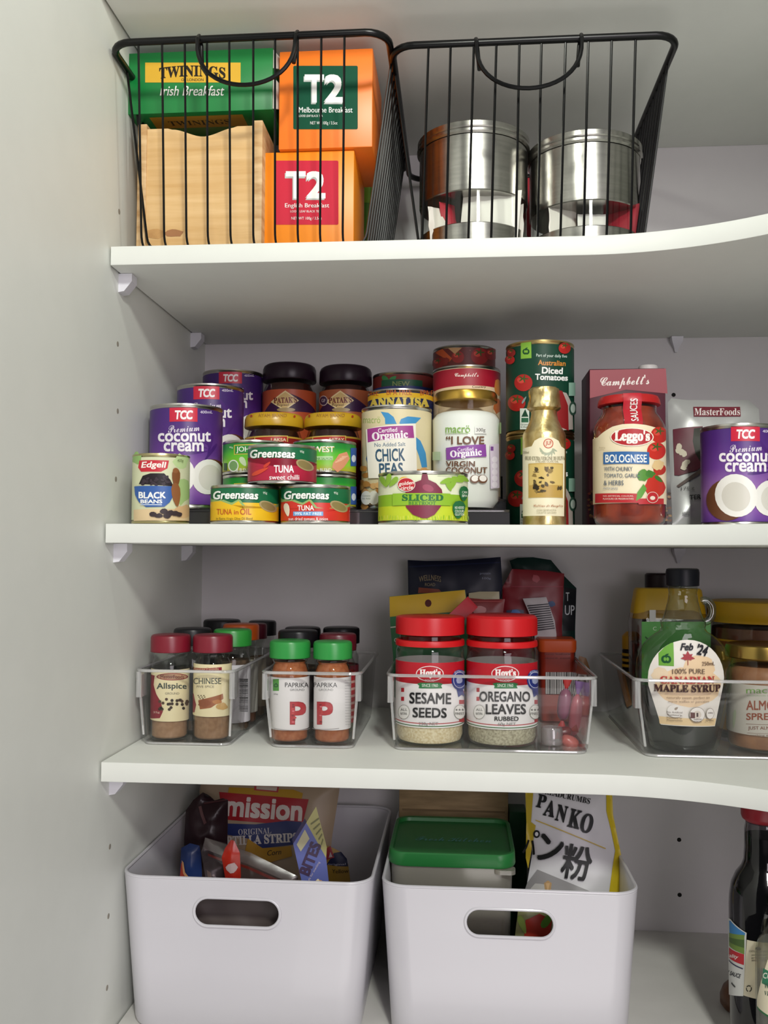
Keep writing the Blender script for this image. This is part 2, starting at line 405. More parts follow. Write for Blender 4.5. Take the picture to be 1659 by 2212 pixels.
# ---------------------------------------------------------------- top shelf: two wire baskets
WIRE = M('040405', .32); WIRE.node_tree.nodes['Principled BSDF'].inputs['Specular IOR Level'].default_value = .3
def basket(lab, X0, X1, yf, zr, fx, side):
    yr = yf + .325; cx = (X0 + X1) / 2; zb = Z1 + .0025
    t = thing('wire_basket', lab, 'basket', (cx, (yf + yr) / 2, Z1), 'black wire baskets')
    b = MB(); b.tube(rrect(cx, (yf + yr) / 2, X1 - X0, yr - yf, .022, zr, 6), .0036, WIRE, 10, True); b.build('rim', t)
    ins = .026; bi = .03
    def arc(P0, P1, P2, n=5):
        return [P0.lerp(P1, k / n).lerp(P1.lerp(P2, k / n), k / n) for k in range(n + 1)]
    for x, xb in fx:                                       # wires that run down the front, under and up the back
        A, B = Vector((x, yf, zr)), Vector((xb, yf + bi, zb)); Cc, D = Vector((xb, yr - bi, zb)), Vector((x, yr, zr))
        B0 = B + (A - B).normalized() * .014; B1 = B + Vector((0, .014, 0)); C0 = Cc - Vector((0, .014, 0)); C1 = Cc + (D - Cc).normalized() * .014
        MB().tube([A] + arc(B0, B, B1) + arc(C0, Cc, C1) + [D], .00125, WIRE, 6).build('lengthwise_wire', t)
    n = 14
    for k in range(n):                                     # wires that run down one side, under and up the other
        y = yf + .05 + (yr - yf - .1) * k / (n - 1)
        A, B = Vector((X0, y, zr)), Vector((X0 + ins, y, zb + .0026)); Cc, D = Vector((X1 - ins, y, zb + .0026)), Vector((X1, y, zr))
        B0 = B + (A - B).normalized() * .014; B1 = B + Vector((.014, 0, 0)); C0 = Cc - Vector((.014, 0, 0)); C1 = Cc + (D - Cc).normalized() * .014
        MB().tube([A] + arc(B0, B, B1) + arc(C0, Cc, C1) + [D], (.0014), WIRE, 6).build('crosswise_wire', t)
    h = MB(); zl = zr + .0045; hw = side; hx = cx + (.001 if X0 < -.2 else -.005)
    P = [Vector((hx - hw + .003, yf + .002, zr - .026)), Vector((hx - hw + .001, yf + .005, zr - .004)), Vector((hx - hw - .0005, yf + .001, zl)), Vector((hx - hw, yf - .005, zr - .002))]
    for k in range(1, 24):
        a = math.pi * k / 24; P.append(Vector((hx - hw * math.cos(a), yf - .006, zr - .004 - .046 * math.sin(a) ** .8)))
    P += [Vector((2 * hx - q.x, q.y, q.z)) for q in P[3::-1]]
    h.tube(P, .0021, WIRE, 8); h.build('handle', t)
    return t
def frontwires(us, ub, yf):
    return [(at(a, 90, yf).x, at(b_, 515, yf + .03).x) for a, b_ in zip(us, ub)]
bw1 = frontwires((299, 350, 399, 447, 495, 547, 594, 643, 694, 744), (306, 355, 403, 449, 498, 547, 594, 643, 691, 740), -.02)
ub2 = [800 + x / 1.9313 for x in (215, 315, 408, 503, 606, 697, 792, 889, 985, 1085)]
ut2 = [800 + x / 1.9313 for x in (243, 335, 432, 526, 622, 714, 815, 910, 1007, 1107)]
bw2 = frontwires(ut2, ub2, .0)
basket('black wire basket of tea boxes beside the left panel', at(222, 85, -.02).x + .006, at(838, 78, -.02).x, -.02, ZO + .4985, bw1, .048)
basket('black wire basket holding two steel canisters', at(846, 92, 0).x, at(1468, 85, 0).x, .0, ZO + .4955, bw2, .05)
ZBK = Z1 + .0067

# green tea box lying on the wooden box
OR1, OR2 = 'f0781c', 'f08a10'
def carton(t, a, b, mat, bev=.0008, name='carton'): return MB().box(a, b, mat, bev).build(name, t)
woodz = at(304, 268, .035).z
yf = .045; a = at(249, 110, yf); zb = woodz + .0003; zt = at(560, 104, yf).z; b = at(588, 245, yf)
a = at(250, 245, yf)
t = thing('tea_box', 'green tea carton with a gold name panel, lying on the wooden box', 'tea box', ((a.x + b.x) / 2, yf + .04, zb))
GR = M('0f7a38', .38)
zb_g = max(zb, at(400, 243, yf).z - .0)
MBg = MB().box((a.x, yf, zb_g), (b.x, yf + .085, zt), GR, .0008); MBg.build('carton', t)
for sx, x in ((-1, a.x), (1, b.x)):
    fl = MB()
    for z0, z1 in ((zb_g + .002, zb_g + .036), (zb_g + .045, zt - .001)):
        fl.add([(x, yf + .002, z0), (x, yf + .002, z1), (x + sx * .006, yf + .012, z1 - .004), (x + sx * .006, yf + .012, z0 + .004),
                (x, yf + .003, z0), (x, yf + .003, z1), (x + sx * .006, yf + .013, z1 - .004), (x + sx * .006, yf + .013, z0 + .004)],
               [(0, 1, 2, 3), (7, 6, 5, 4), (0, 4, 5, 1), (1, 5, 6, 2), (2, 6, 7, 3), (3, 7, 4, 0)], M('d9dcd6', .6))
    fl.build('end_flap', t, label='white cut edge of a carton end flap')
L = Lab(Flat((a.x, yf, zb_g)), cA); L.rect(286, 240, 804, 348, 'd9a92c').text(serif('TWININGS'), 362, 268, 722, 330, '231a12', .015, arc=.22).text('OF LONDON', 482, 326, 603, 341, '3b2c14').text('Irish Breakfast', 366, 366, 716, 420, 'f4f4ee', .012, .25)
L.done('front_print', t)
fb = Flat((a.x, yf, zb_g), (1, 0, 0), (0, -1, 0))
class Under(Flat): pass
u_ = Flat((a.x, yf, zb_g), (1, 0, 0), (0, -1, 0)); L = Lab(u_, PX)
w_ = b.x - a.x
L.st_poly([(w_ * .2, -.034), (w_ * .8, -.034), (w_ * .8, -.008), (w_ * .2, -.008)], 'b98a22')
vs, fs = glyphs(serif('TWININGS'), .02, 0); x0 = min(v[0] for v in vs); x1 = max(v[0] for v in vs)
L.put([(w_ * (.3 + .4 * (p - x0) / (x1 - x0)), -.028 + .015 * q) for p, q in vs], fs, '231a12')
L.done('underside_print', t)

# wooden box
PINE = noisy('pine_board', 'c99e63', 'dcb883', 14, .55, 0, (.7, 1, 9), .15, (.3, .7))
PINE2 = noisy('pine_end_grain', 'b98f5c', 'd8b687', 30, .6, 0, (1, 1, 4), .2)
P = at(430, 521, .035); wx0, wx1 = at(296, 400, .035).x, at(566, 400, .035).x; wz0 = ZBK + .0003; d = .105; tk = .0095
t = thing('wooden_box', 'open pine wood box with a scooped front edge', 'box', ((wx0 + wx1) / 2, .035 + d / 2, wz0))
for x, nm in ((wx0, 'side_board'), (wx1 - tk, 'side_board')): MB().box((x, .035, wz0), (x + tk, .035 + d, woodz), PINE2, .0008).build(nm, t)
def scoop_front():
    b = MB(); n = 26; top = woodz - .0062; y0, y1 = .0365, .0445; xa, xb = wx0 + tk, wx1 - tk; vs = []
    for k in range(n + 1):
        q = k / n; x = xa + (xb - xa) * q; e = max(0, 1 - abs((q - .53) / .30)); z = top - .0085 * (3 * e * e - 2 * e ** 3) + (.0012 if e == 0 else 0)
        vs += [(x, y0, wz0), (x, y0, z), (x, y1, z), (x, y1, wz0)]
    fs = []
    for k in range(n):
        o = 4 * k
        for i in range(4): j = (i + 1) % 4; fs.append((o + i, o + 4 + i, o + 4 + j, o + j))
    fs += [(0, 1, 2, 3), (4 * n + 3, 4 * n + 2, 4 * n + 1, 4 * n)]
    b.add(vs, fs, PINE); return b
scoop_front().build('front_board', t)
MB().box((wx0 + tk, .035 + d - tk, wz0), (wx1 - tk, .035 + d, woodz - .001), PINE, .0005).build('back_board', t)
MB().box((wx0 + tk, .0445, wz0), (wx1 - tk, .035 + d - tk, wz0 + .006), PINE2).build('base', t)
L = Lab(Flat((wx0, .0365, wz0)), cA, rough=.6)
L.blob(340, 1170, 60, 26, noisy('dark_knot', 'a97a45', 'c4965c', 60, .6), j=.12); L.blob(440, 1165, 50, 20, M('9c6a40', .6), j=.2)
L.done('wood_knot', t)

# two orange tea cubes
def tea_cube(lab, p0, p1, y, dpt, lx, col, txt, t2box, sub, z0=None):
    A, B = at(*cA(*p0), y), at(*cA(*p1), y); zb = z0 if z0 is not None else B.z
    t = thing('tea_box', lab, 'tea box', ((A.x + B.x) / 2, y + dpt / 2, zb), 'orange tea cubes')
    carton(t, (A.x, y, zb), (B.x, y + dpt, A.z), M(txt, .4), .0012)
    L = Lab(Flat((A.x, y, zb)), cA, rough=.3); x0, y0, x1, y1 = lx; r = 8
    P = []
    for sx, sy, a0 in ((x1 - r, y1 - r, 0), (x0 + r, y1 - r, 90), (x0 + r, y0 + r, 180), (x1 - r, y0 + r, 270)):
        for k in range(5): q = math.radians(a0 + 22.5 * k); P.append((sx + r * math.cos(q), sy + r * math.sin(q)))
    L.poly(P, col)
    X0, Y0, X1, Y1 = t2box
    L.text('T', X0 - 6, Y0 + 10, X0 + (X1 - X0) * .5 - 4, Y1 + 8, 'b9bdb9', .028).text('2', X0 + (X1 - X0) * .52 - 6, Y0 + 10, X1 - 6, Y1 + 8, 'b9bdb9', .028)
    L.text('T', X0, Y0, X0 + (X1 - X0) * .5, Y1, 'f6f6f2', .028).text('2', X0 + (X1 - X0) * .52, Y0, X1, Y1, 'f6f6f2', .028)
    for s_, a, b, c, d_, k in sub: L.text(s_, a, b, c, d_, 'eeeeea', k)
    L.done('label', t); return A.z
zlow = at(*cA(1015, 712), .045).z
tea_cube('orange tea cube with a dark green label, on top of the red-labelled cube', (1015, 180), (1519, 712), .045, .105, (1090, 257, 1440, 602), '0e4a34', OR1,
         (1152, 305, 1362, 458), (('Melbourne Breakfast', 1120, 482, 1412, 512, .008), ('LOOSE LEAF BLACK TEA', 1120, 524, 1250, 536, .0), ('NET WT 100g / 3.5oz', 1182, 560, 1330, 582, .0)), zlow)
tea_cube('orange tea cube with a red label, standing in the wire basket', (915, 712), (1418, 1208), .05, .1, (988, 772, 1335, 1120), 'c8203a', OR2,
         (1050, 830, 1265, 978), (('English Breakfast', 1045, 1004, 1285, 1034, .008), ('LOOSE LEAF BLACK TEA', 1075, 1042, 1240, 1054, 0), ('NET WT 100g / 3.5oz', 1080, 1078, 1245, 1098, 0)), ZBK + .0003)
# the lower cube reaches exactly up to the upper one
for o in COL.objects:
    if o.get('label', '').startswith('orange tea cube with a red'):
        for c in o.children:
            if c.name.startswith('carton'):
                zz = max(v.co.z for v in c.data.vertices)
                for v in c.data.vertices:
                    if v.co.z > zz - .003: v.co.z += zlow - .0003 - (zz + o.location.z)
# green foil packet behind the cubes
def soft(name, lab, cat, cr, outline, Yb, Yt, thick, mat, crump=.002, grid=.006, group=None, part='packet', scale=45, k=.02):
    grid = .0036; crump *= .6; su = Puff(outline, cr, Yb, Yt, thick, crump, grid, scale, k)
    bm = bmesh.new(); f = bm.faces.new([bm.verts.new((x, y, 0)) for x, y in su.poly]); bmesh.ops.triangulate(bm, faces=[f]); bm.normal_update()
    for f in bm.faces:
        if f.normal.z < 0: f.normal_flip()
    dice(bm, su, 0, grid); dice(bm, su, 1, grid); bmesh.ops.triangulate(bm, faces=bm.faces[:])
    bm.verts.index_update(); fv = [su.map(v.co.x, v.co.y, 0) for v in bm.verts]
    bk = [su.O + su.ex * v.co.x + su.ez * v.co.y - su.n * (su.bulge(v.co.x, v.co.y, True) + (.0003)) for v in bm.verts]
    ff = [[v.index for v in f.verts] for f in bm.faces]; n = len(fv)
    bf = [[i + n for i in reversed(q)] for q in ff]; ed = [(e.verts[0].index, e.verts[1].index) for e in bm.edges if e.is_boundary]; bm.free()
    mb = MB(); mb.add(fv + bk, ff + bf + [(i, j, j + n, i + n) for i, j in ed], mat)
    loc = sum(bk, Vector()) / n; loc = Vector((loc.x, loc.y, min(p.z for p in fv)))
    t = thing(name, lab, cat, loc, group); mb.build(part, t, sharp=70)
    return t, Lab(su, cr, .0008, .00012)
def fz(z, Y, u): return pix(Vector((at(u, 1100, Y).x, Y, z)))[1]
t, L = soft('tea_packet', 'green packet behind the orange cubes', 'packet', PX, [(772, fz(ZBK, .25, 790)), (812, fz(ZBK, .25, 790)), (806, 440), (804, 385), (786, 383), (778, 440)], .25, .25, .02, M('5f9a3a', .35))
L.rect(785, 390, 800, 440, '8fbf3a'); L.done('packet_print', t)

# steel canisters with a clear window band
STEEL = noisy('brushed_steel', 'a3a19c', 'b2b0aa', 24, .24, 1, (1, 1, 14), .008)
def canister(lab, u0, u1, vt, Y, wz0, wz1):
    c, r, h = spot(u0, u1, vt, Y, ZBK + .0002); r *= .985
    t = thing('canister', lab, 'canister', c, 'steel canisters'); za, zb_ = wz0 - c.z, wz1 - c.z
    MB().lathe([(0, 0), (r - .002, 0), (r, .002), (r, za - .001), (r - .001, za), (r - .003, za), (r - .003, .003), (0, .003)], STEEL, c, 64).build('base_shell', t)
    MB().lathe([(r - .0012, za - .004), (r - .0012, zb_ + .004)], GLASS, c, 64).build('window_band', t)
    MB().lathe([(r - .003, zb_), (r - .001, zb_), (r, zb_ + .001), (r, h - .014), (r - .003, h - .0135)], STEEL, c, 64).build('upper_shell', t)
    MB().lathe([(0, h - .011), (r - .004, h - .011), (r - .004, h - .0135), (r + .001, h - .0135), (r + .0028, h - .0115), (r + .0028, h - .009), (r + .001, h - .0075), (r + .0022, h - .006), (r + .0022, h - .001), (r + .001, h), (0, h)], STEEL, c, 64).build('lid', t)
    return c, r, za, zb_
def teabag(lab, c, dx, dy, w_, z0, z1, col, rot, tilt):
    b = MB(); n = 8; vs = []; ca, sa = math.cos(rot), math.sin(rot)
    for s in (1, -1):
        for j in range(n + 1):
            for i in range(n + 1):
                p, q = i / n - .5, j / n; e = (1 - 4 * p * p) * math.sin(math.pi * min(q, .999)); y = s * .007 * e + .003 * noise.noise(Vector((p * 5, q * 5, dx * 99)))
                x = p * w_ + tilt * q * w_; vs.append(c + Vector((dx + x * ca - y * sa, dy + x * sa + y * ca, z0 + (z1 - z0) * q)))
    fs = []; m = (n + 1) ** 2
    for j in range(n):
        for i in range(n):
            o = j * (n + 1) + i; fs.append((o, o + 1, o + n + 2, o + n + 1)); fs.append((m + o + n + 1, m + o + n + 2, m + o + 1, m + o))
    b.add(vs, fs, M(col, .6)); return tag(b.build('tea_bag', loc=c + Vector((dx, dy, z0))), lab, 'tea bag')
c, r, za, zb_ = canister('steel canister with a clear window band, left of the pair', 905, 1140, 258, .14, at(1010, 478, .08).z, at(1010, 409, .08).z)
teabag('white paper tea bag leaning in the left canister window', c, -.032, -.032, .03, za - .03, zb_ - .010, 'e6e0d6', .5, -.15)
teabag('red tea sachet beside the white bag in the left canister', c, -.022, -.026, .022, za - .03, zb_ - .004, 'b02436', .7, -.4)
teabag('broad white tea bag filling the middle of the left canister', c, .014, -.038, .062, za - .03, zb_ + .006, 'efece4', .0, .1)
teabag('white tea bag at the right of the left canister window', c, .042, -.022, .03, za - .03, zb_ - .006, 'ddd8ce', -.7, .0)
c, r, za, zb_ = canister('steel canister with a clear window band, right of the pair', 1143, 1380, 278, .145, at(1250, 486, .085).z, at(1250, 432, .085).z)
teabag('round white tea bag in the right canister window', c, -.027, -.033, .036, za - .03, zb_ + .000, 'e4dfd6', .5, .0)
teabag('white tea bag behind the glare of the right canister window', c, .003, -.034, .03, za - .03, zb_ - .006, 'efece6', .1, .0)
teabag('red tea sachet in the right canister window', c, .036, -.024, .042, za - .03, zb_ + .004, 'a51c30', -.6, .0)
t, L = soft('snack_packet', 'red packet standing behind the gap between the canisters', 'packet', PX, [(1100, fz(ZBK, .24, 1120)), (1150, fz(ZBK, .24, 1150)), (1146, 384), (1108, 386)], .24, .24, .016, M('a3162a', .4))
# dark slanted panel at the far right
P = at(1640, 470, .2)
t = thing('dark_panel', 'dark brown slanted panel at the right end of the basket shelf', 'tray', (P.x + .06, .2, Z1))
MB().loft([rrect(P.x + .10, .2, .02, .16, .004, Z1 + .0005), rrect(P.x + .19, .2, .02, .16, .004, Z1 + .13)], M('4a4240', .6)).build('slanted_panel', t)
# ---------------------------------------------------------------- middle shelf: cans, jars and bottles
ZS = Z2 + .0003
# three-step clear riser
XA, XB = at(398, 1110, .08).x, at(1101, 1110, .08).x
RS = [(.080, .156, at(400, 1102, .08).z + .001), (.158, .236, ZS + .0335), (.238, .318, ZS + .0655)]
t = thing('tiered_rack', 'dark clear three-step rack under the back rows of cans', 'rack', ((XA + XB) / 2, .2, Z2))
SMOKE = clear('smoky_acrylic', '9a979c', .6, .10, .08, .22, '77747a')
for y0, y1, z in RS:
    MB().box((XA, y0, z - .003), (XB, y1, z), SMOKE, .0008).build('step', t)
    MB().box((XA, y0, ZS), (XB, y0 + .0025, z - .0031), SMOKE).build('riser', t)
for x in (XA, XB - .003): MB().box((x, .083, ZS), (x + .003, .155, RS[0][2] - .0031), SMOKE).build('end_panel', t)
S1, S2, S3 = (r[2] + .0003 for r in RS)

def can(name, lab, u0, u1, vt, Y, zb, group=None, h=None, cat='can', metal=SILVER):
    c, r, hh = spot(u0, u1, vt, Y, zb)
    if h: hh = h
    t = thing(name, lab, cat, c, group); can_body(t, c, r, hh, metal)
    return t, c, r, hh

# purple coconut cream cans
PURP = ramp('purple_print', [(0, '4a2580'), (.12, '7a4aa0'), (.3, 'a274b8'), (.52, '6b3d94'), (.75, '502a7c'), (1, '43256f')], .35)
def coconut_can(lab, u0, u1, vt, Y, zb, k, uo, vo, full=True):
    """k: scale of the artwork, uo / vo its offset from the rightmost can"""
    t, c, r, h = can('coconut_cream_can', lab, u0, u1, vt, Y, zb, 'purple coconut cream cans')
    cr = lambda x, y: (uo + (x - 1125) / 3.779 * k, vo + (y - 760) / 3.779 * k)
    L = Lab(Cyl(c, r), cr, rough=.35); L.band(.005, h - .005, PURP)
    for a in range(-3, 4): L.leaf(1640 + 60 * math.sin(a * .6), 960 + 60 * abs(a), 190, 26, 60 + a * 22, '4d2578')
    L.rect(1357, 765, 1590, 882, 'c8203c').text('TCC', 1402, 785, 1552, 862, 'f2ecec', .035, .12, spacing=.92)
    L.text('400mL', 1612, 788, 1715, 812, 'd8cfe4', .012)
    L.text(script('Premium'), 1345, 905, 1605, 968, 'e6dcea', .0, rot=-4)
    L.text('coconut', 1262, 965, 1700, 1050, 'f2edf2', .022).text('cream', 1310, 1055, 1640, 1132, 'f2edf2', .022)
    L.ell(1700, 1345, 150, 150, '6b4026').ell(1675, 1345, 132, 148, 'eceae4', 10).ell(1690, 1350, 92, 108, 'd9d6cc')
    L.ell(1330, 1360, 168, 172, '68402a', 30).ell(1400, 1325, 168, 178, 'f0eee8', -28).ell(1398, 1335, 112, 122, 'd6d2c8', -28)
    L.done('label', t); return t
coconut_can('purple coconut cream can at the right end, in front of the silver pouch', 1517, 1671, 913, .085, ZS, 1.0, 1517.7, 921)
coconut_can('purple coconut cream can on the lowest rack step, behind the small black bean can', 327, 480, 870, .115, S1, .97, 307, 880)
coconut_can('purple coconut cream can in the middle of the three stepped up at the left', 385, 526, 827, .195, S2, .90, 363, 834)
coconut_can('purple coconut cream can at the back of the three stepped up at the left', 440, 568, 796, .275, S3, .80, 424, 803)

# small black bean can
t, c, r, h = can('black_bean_can', 'small can with a picture of black beans in a blue bowl', 289, 409, 978, .036, ZS, metal=M('bfb488', .3, 1))
L = Lab(Cyl(c, r), cC); L.band(.004, h - .004, 'cfd2ae')
L.blob(110, 770, 30, 40, '8fb36a').blob(410, 980, 60, 90, 'a3c07e').blob(400, 790, 50, 50, 'b8cf94').rect(90, 1110, 470, 1185, 'd9c096').blob(420, 1120, 60, 40, 'd3b083')
L.poly([(128, 783), (322, 783), (312, 835), (270, 858), (140, 858), (120, 830)], 'c02434').text('Edgell', 140, 793, 305, 845, 'f2ece4', .02, .15, arc=.08)
L.poly([(125, 940), (150, 885), (200, 868), (290, 868), (330, 910), (352, 955)], '241d22')
for k in range(26): L.ell(150 + random.random() * 180, 885 + random.random() * 60, 13, 8, '3a3038', random.random() * 180, 8)
L.poly([(100, 955), (355, 955), (350, 1010), (325, 1060), (290, 1090), (175, 1092), (130, 1060), (105, 1010)], '2f5aa0')
L.text('BLACK', 128, 990, 300, 1034, 'eef0ee', .03, arc=-.05).text('BEANS', 140, 1042, 278, 1068, 'eef0ee', .03)
L.rect(140, 1074, 275, 1080, 'c8d4e4')
L.leaf(365, 900, 130, 50, 90, '7b4a25').leaf(365, 1010, 160, 55, 85, '8a5730').ell(362, 850, 18, 18, '8a5730')
for x, y in ((220, 1140), (255, 1150), (290, 1120), (330, 1130), (360, 1135), (380, 1140), (310, 1150)): L.blob(x, y, 26, 16, '3a2f33', 9)
L.text('425g', 372, 775, 410, 795, '5a6a3a'); L.done('label', t)

# tuna tins with a wavy green top
def wavy_tin(lab, u0, u1, vt, low, draw, ox, oy):
    c, r, h = spot(u0, u1, vt, .037, ZS); zb = ZS
    return c, r, h
def tuna(lab, u0, u1, vt, zb, h, low, name_y, extra, ox, oy):
    c, r, _ = spot(u0, u1, vt, .037, zb); t = thing('tuna_tin', lab, 'tin', c, 'wavy green topped tuna tins')
    can_body(t, c, r, h, GOLD if 0 else SILVER)
    cr = lambda x, y: cC(x + ox, y + oy)            # artwork drawn for the left tin, then moved
    L = Lab(Cyl(c, r), cr, rough=.35); L.band(.0035, h - .0035, low)
    zt = L.p(820, 1062)[1]; L.band(zt, h - .0035, '11663f')
    L.poly([(560, 1020), (610, 1042), (670, 1036), (740, 1064), (790, 1036), (835, 1092), (900, 1104), (950, 1090), (1010, 1086), (1090, 1060), (1090, 1085), (1010, 1100), (950, 1104), (895, 1118), (825, 1104), (785, 1052), (740, 1078), (670, 1052), (600, 1060), (560, 1036)], '8fae6a')
    L.poly([(600, 1060), (670, 1052), (740, 1078), (785, 1052), (825, 1104), (895, 1118), (1010, 1100), (1090, 1085), (1090, 1110), (560, 1110), (560, 1040)], low)
    L.text('Greenseas', 622, 992, 918, 1048, '0a4a2a', .035, .15, arc=.1).text('Greenseas', 618, 987, 914, 1043, 'f0f2ec', .026, .15, arc=.1)
    L.text('95g', 945, 990, 972, 1010, 'd8e4d4')
    L.ell(978, 1088, 62, 32, 'a9956a', 25).ell(978, 1088, 50, 24, '8a7a4c', 25)
    extra(L); L.done('label', t); return t
gh = at(528, 1046, .004).z - ZS
def ex_oil(L): L.text('TUNA', 642, 1105, 742, 1142, 'b5471c', .01).text('in', 755, 1112, 785, 1140, 'b5471c').text('OIL', 795, 1102, 868, 1142, 'b5471c', .01).text('in Extra Virgin Olive Oil Blend', 640, 1160, 876, 1180, '7a6a1a', .005)
def ex_free(L): L.text('TUNA', 708, 1080, 815, 1115, 'f4ece6', .02).rect(680, 1122, 875, 1150, '6ea3d6').text('99% FAT FREE', 690, 1126, 865, 1146, 'f2f6fa', .012).text('sun dried tomato & onion', 650, 1160, 905, 1180, 'f4ece6', .008).leaf(640, 1110, 90, 36, 80, 'e6dcc4')
def ex_chilli(L): L.text('TUNA', 775, 1088, 905, 1138, 'f6efee', .02).text('sweet chilli', 745, 1152, 940, 1184, 'f6efee', .012).leaf(685, 1130, 120, 26, -25, 'd4452c').leaf(730, 1085, 60, 20, -40, 'c83a28')
tuna('tuna tin with a yellow lower half and wavy green top', 457, 602, 1046, ZS, gh, 'e6b81c', 0, ex_oil, 0, 0)
tuna('tuna tin with a red lower half and pale blue stripe', 608, 756, 1046, ZS, gh, 'cf2f22', 0, ex_free, 470, 0)
tuna('tuna tin with a crimson lower half, stacked on the other two', 537, 684, 953, ZS + gh + .0004, gh * 1.02, 'b01c3c', 0, ex_chilli, 245, -274)

# lime green salmon tins, two stacks of two
def lime(lab, u0, u1, vt, zb, h, right, oy):
    c, r, _ = spot(u0, u1, vt, .102, zb); t = thing('salmon_tin', lab, 'tin', c, 'lime green salmon tins'); can_body(t, c, r, h)
    cr = lambda x, y: cC(x, y + oy)
    L = Lab(Cyl(c, r), cr, rough=.35); L.band(.0035, h - .0035, ramp_lime)
    if right:
        L.text('JOHN WEST', 1130, 690, 1420, 740, 'd8b84a', .03).text('JOHN WEST', 1128, 688, 1418, 738, 'f4f4ec', .012)
        L.rect(1300, 755, 1410, 780, 'b9dca0').text('PINK SALMON', 1290, 762, 1405, 778, '3c8a2c').text('in BLEND', 1300, 835, 1400, 855, 'f0f4e4')
        L.poly([(1410, 800), (1450, 740), (1500, 725), (1520, 770), (1480, 830), (1440, 862), (1405, 830)], 'dd9770')
        for k in range(4): L.poly([(1425 + k * 14, 790 - k * 12), (1470 + k * 12, 775 - k * 8), (1470 + k * 12, 783 - k * 8), (1425 + k * 14, 800 - k * 12)], 'edb996')
        L.rect(1525, 700, 1565, 820, '2456a4').ell(1545, 770, 14, 24, 'd8e2ee')
    else:
        L.rect(755, 680, 1000, 745, 'd8b84a').rect(760, 685, 1000, 740, '2a8a34').text('JOHN WEST', 770, 690, 1030, 735, 'f4f4ec', .012)
        L.text('95g', 725, 690, 748, 704, 'eef2e6').ell(752, 818, 34, 40, 'e6ece0').ell(752, 818, 27, 33, '7aa468')
        L.leaf(815, 790, 70, 36, 60, 'cfe2b8').rect(690, 800, 712, 850, '1f4a2a')
        L.text('in BLEND', 770, 835, 860, 860, 'f0f4e4')
    L.done('label', t); return t
ramp_lime = ramp('lime_print', [(0, 'b9a43a'), (.14, 'aeb02c'), (.3, '8ccb2a'), (.62, '54bb2c'), (.8, '1f8f32'), (1, '15782c')], .35, .034)
lh = (at(550, 949, .07).z - S1) / 2 - .0003
for lab, a, b, k, rt in (('lime green salmon tin on top of the left stack', 483, 618, 1, 0), ('lime green salmon tin at the bottom of the left stack', 483, 618, 0, 0),
                         ('lime green salmon tin on top of the right stack, fish picture showing', 634, 769, 1, 1), ('lime green salmon tin at the bottom of the right stack', 634, 769, 0, 1)):
    lime(lab, a, b, 949 + (1 - k) * 81, S1 + k * (lh + .0003), lh, rt, (1 - k) * 255)

# chick pea can
t, c, r, h = can('chick_pea_can', 'cream chick pea can with blue leaves on its label', 782, 932, 873, .122, S1)
L = Lab(Cyl(c, r), cD); L.band(.005, h - .005, 'dccfa6')
L.text('macrö', 82, 598, 205, 645, '9ab060', .005)
L.poly([(208, 562), (262, 570), (300, 600), (322, 650), (240, 652), (238, 610)], '3d8fc4').poly([(340, 645), (352, 615), (400, 596), (495, 606), (462, 640), (430, 672), (380, 668)], '3d8fc4')
L.poly([(440, 730), (490, 770), (528, 860), (538, 960), (500, 962), (480, 880), (450, 800)], '3d8fc4').poly([(104, 900), (118, 850), (118, 940)], '3d6fa4')
for k in range(60): L.blob(70 + random.random() * 480, 950 + random.random() * 300, 26, 22, random.choice(['c08a4a', 'd19c5c', 'b47c40', 'a76f38', 'dcae72']), 8)
L.poly([(112, 690), (450, 648), (458, 985), (455, 1050), (130, 1040)], 'f1eddf')
L.poly([(122, 688), (432, 664), (440, 752), (126, 784)], 'a23c8c').text('Certified', 195, 680, 325, 712, 'f4e8f0', .015, rot=-4).text(serif('Organic'), 155, 704, 398, 776, 'f8f0f4', .02, rot=-4)
L.text('No Added Salt', 172, 784, 380, 812, '6a8296', .005, rot=-2).text('CHICK', 178, 828, 376, 920, '28526e', .018, rot=-2).text('PEAS', 204, 930, 364, 1014, '28526e', .018, rot=-2)
L.ell(118, 1180, 36, 50, 'ecebe0').ell(168, 1180, 36, 50, 'ecebe0').lines(((1165, 'Contains'), (1185, 'no nuts')), 92, 145, '7a8a72', 12, 0)
L.done('label', t)

# navy and yellow tomato can (behind), red topped can at the back
t, c, r, h = can('tomato_can', 'navy can with a yellow band and yellow capitals, behind the chick pea can', 795, 936, 838, .203, S2)
L = Lab(Cyl(c, r), cD); L.band(.004, h - .004, '1c2550'); z = L.p(350, 458)[1]; L.band(z, h - .005, 'e0b21e')
L.text('BPA FREE', 30, 415, 192, 448, 'b8561c', .012).text('BPA FREE', 250, 404, 430, 442, 'b8561c', .012).text('BPA FREE', 488, 410, 640, 445, 'b8561c', .012)
L.text(serif('ANNALISA'), 130, 462, 552, 530, 'd8c050', .04, arc=.05); L.done('label', t)
t, c, r, h = can('tomato_can', 'dull red can with a green ribbon, at the back behind the yellow-banded can', 806, 937, 801, .277, S3)
L = Lab(Cyl(c, r), cD); L.band(.004, h - .004, '7a2c28'); z = L.p(360, 392)[1]; L.band(.004, z + .003, '2c3c78')
L.leaf(245, 330, 70, 34, 40, '3a8a4a').leaf(295, 325, 60, 30, -35, '3a8a4a').poly([(215, 338), (505, 340), (505, 384), (212, 384)], '16573a').text('NEW', 292, 344, 414, 378, '8a9a5a', .012); L.done('label', t)

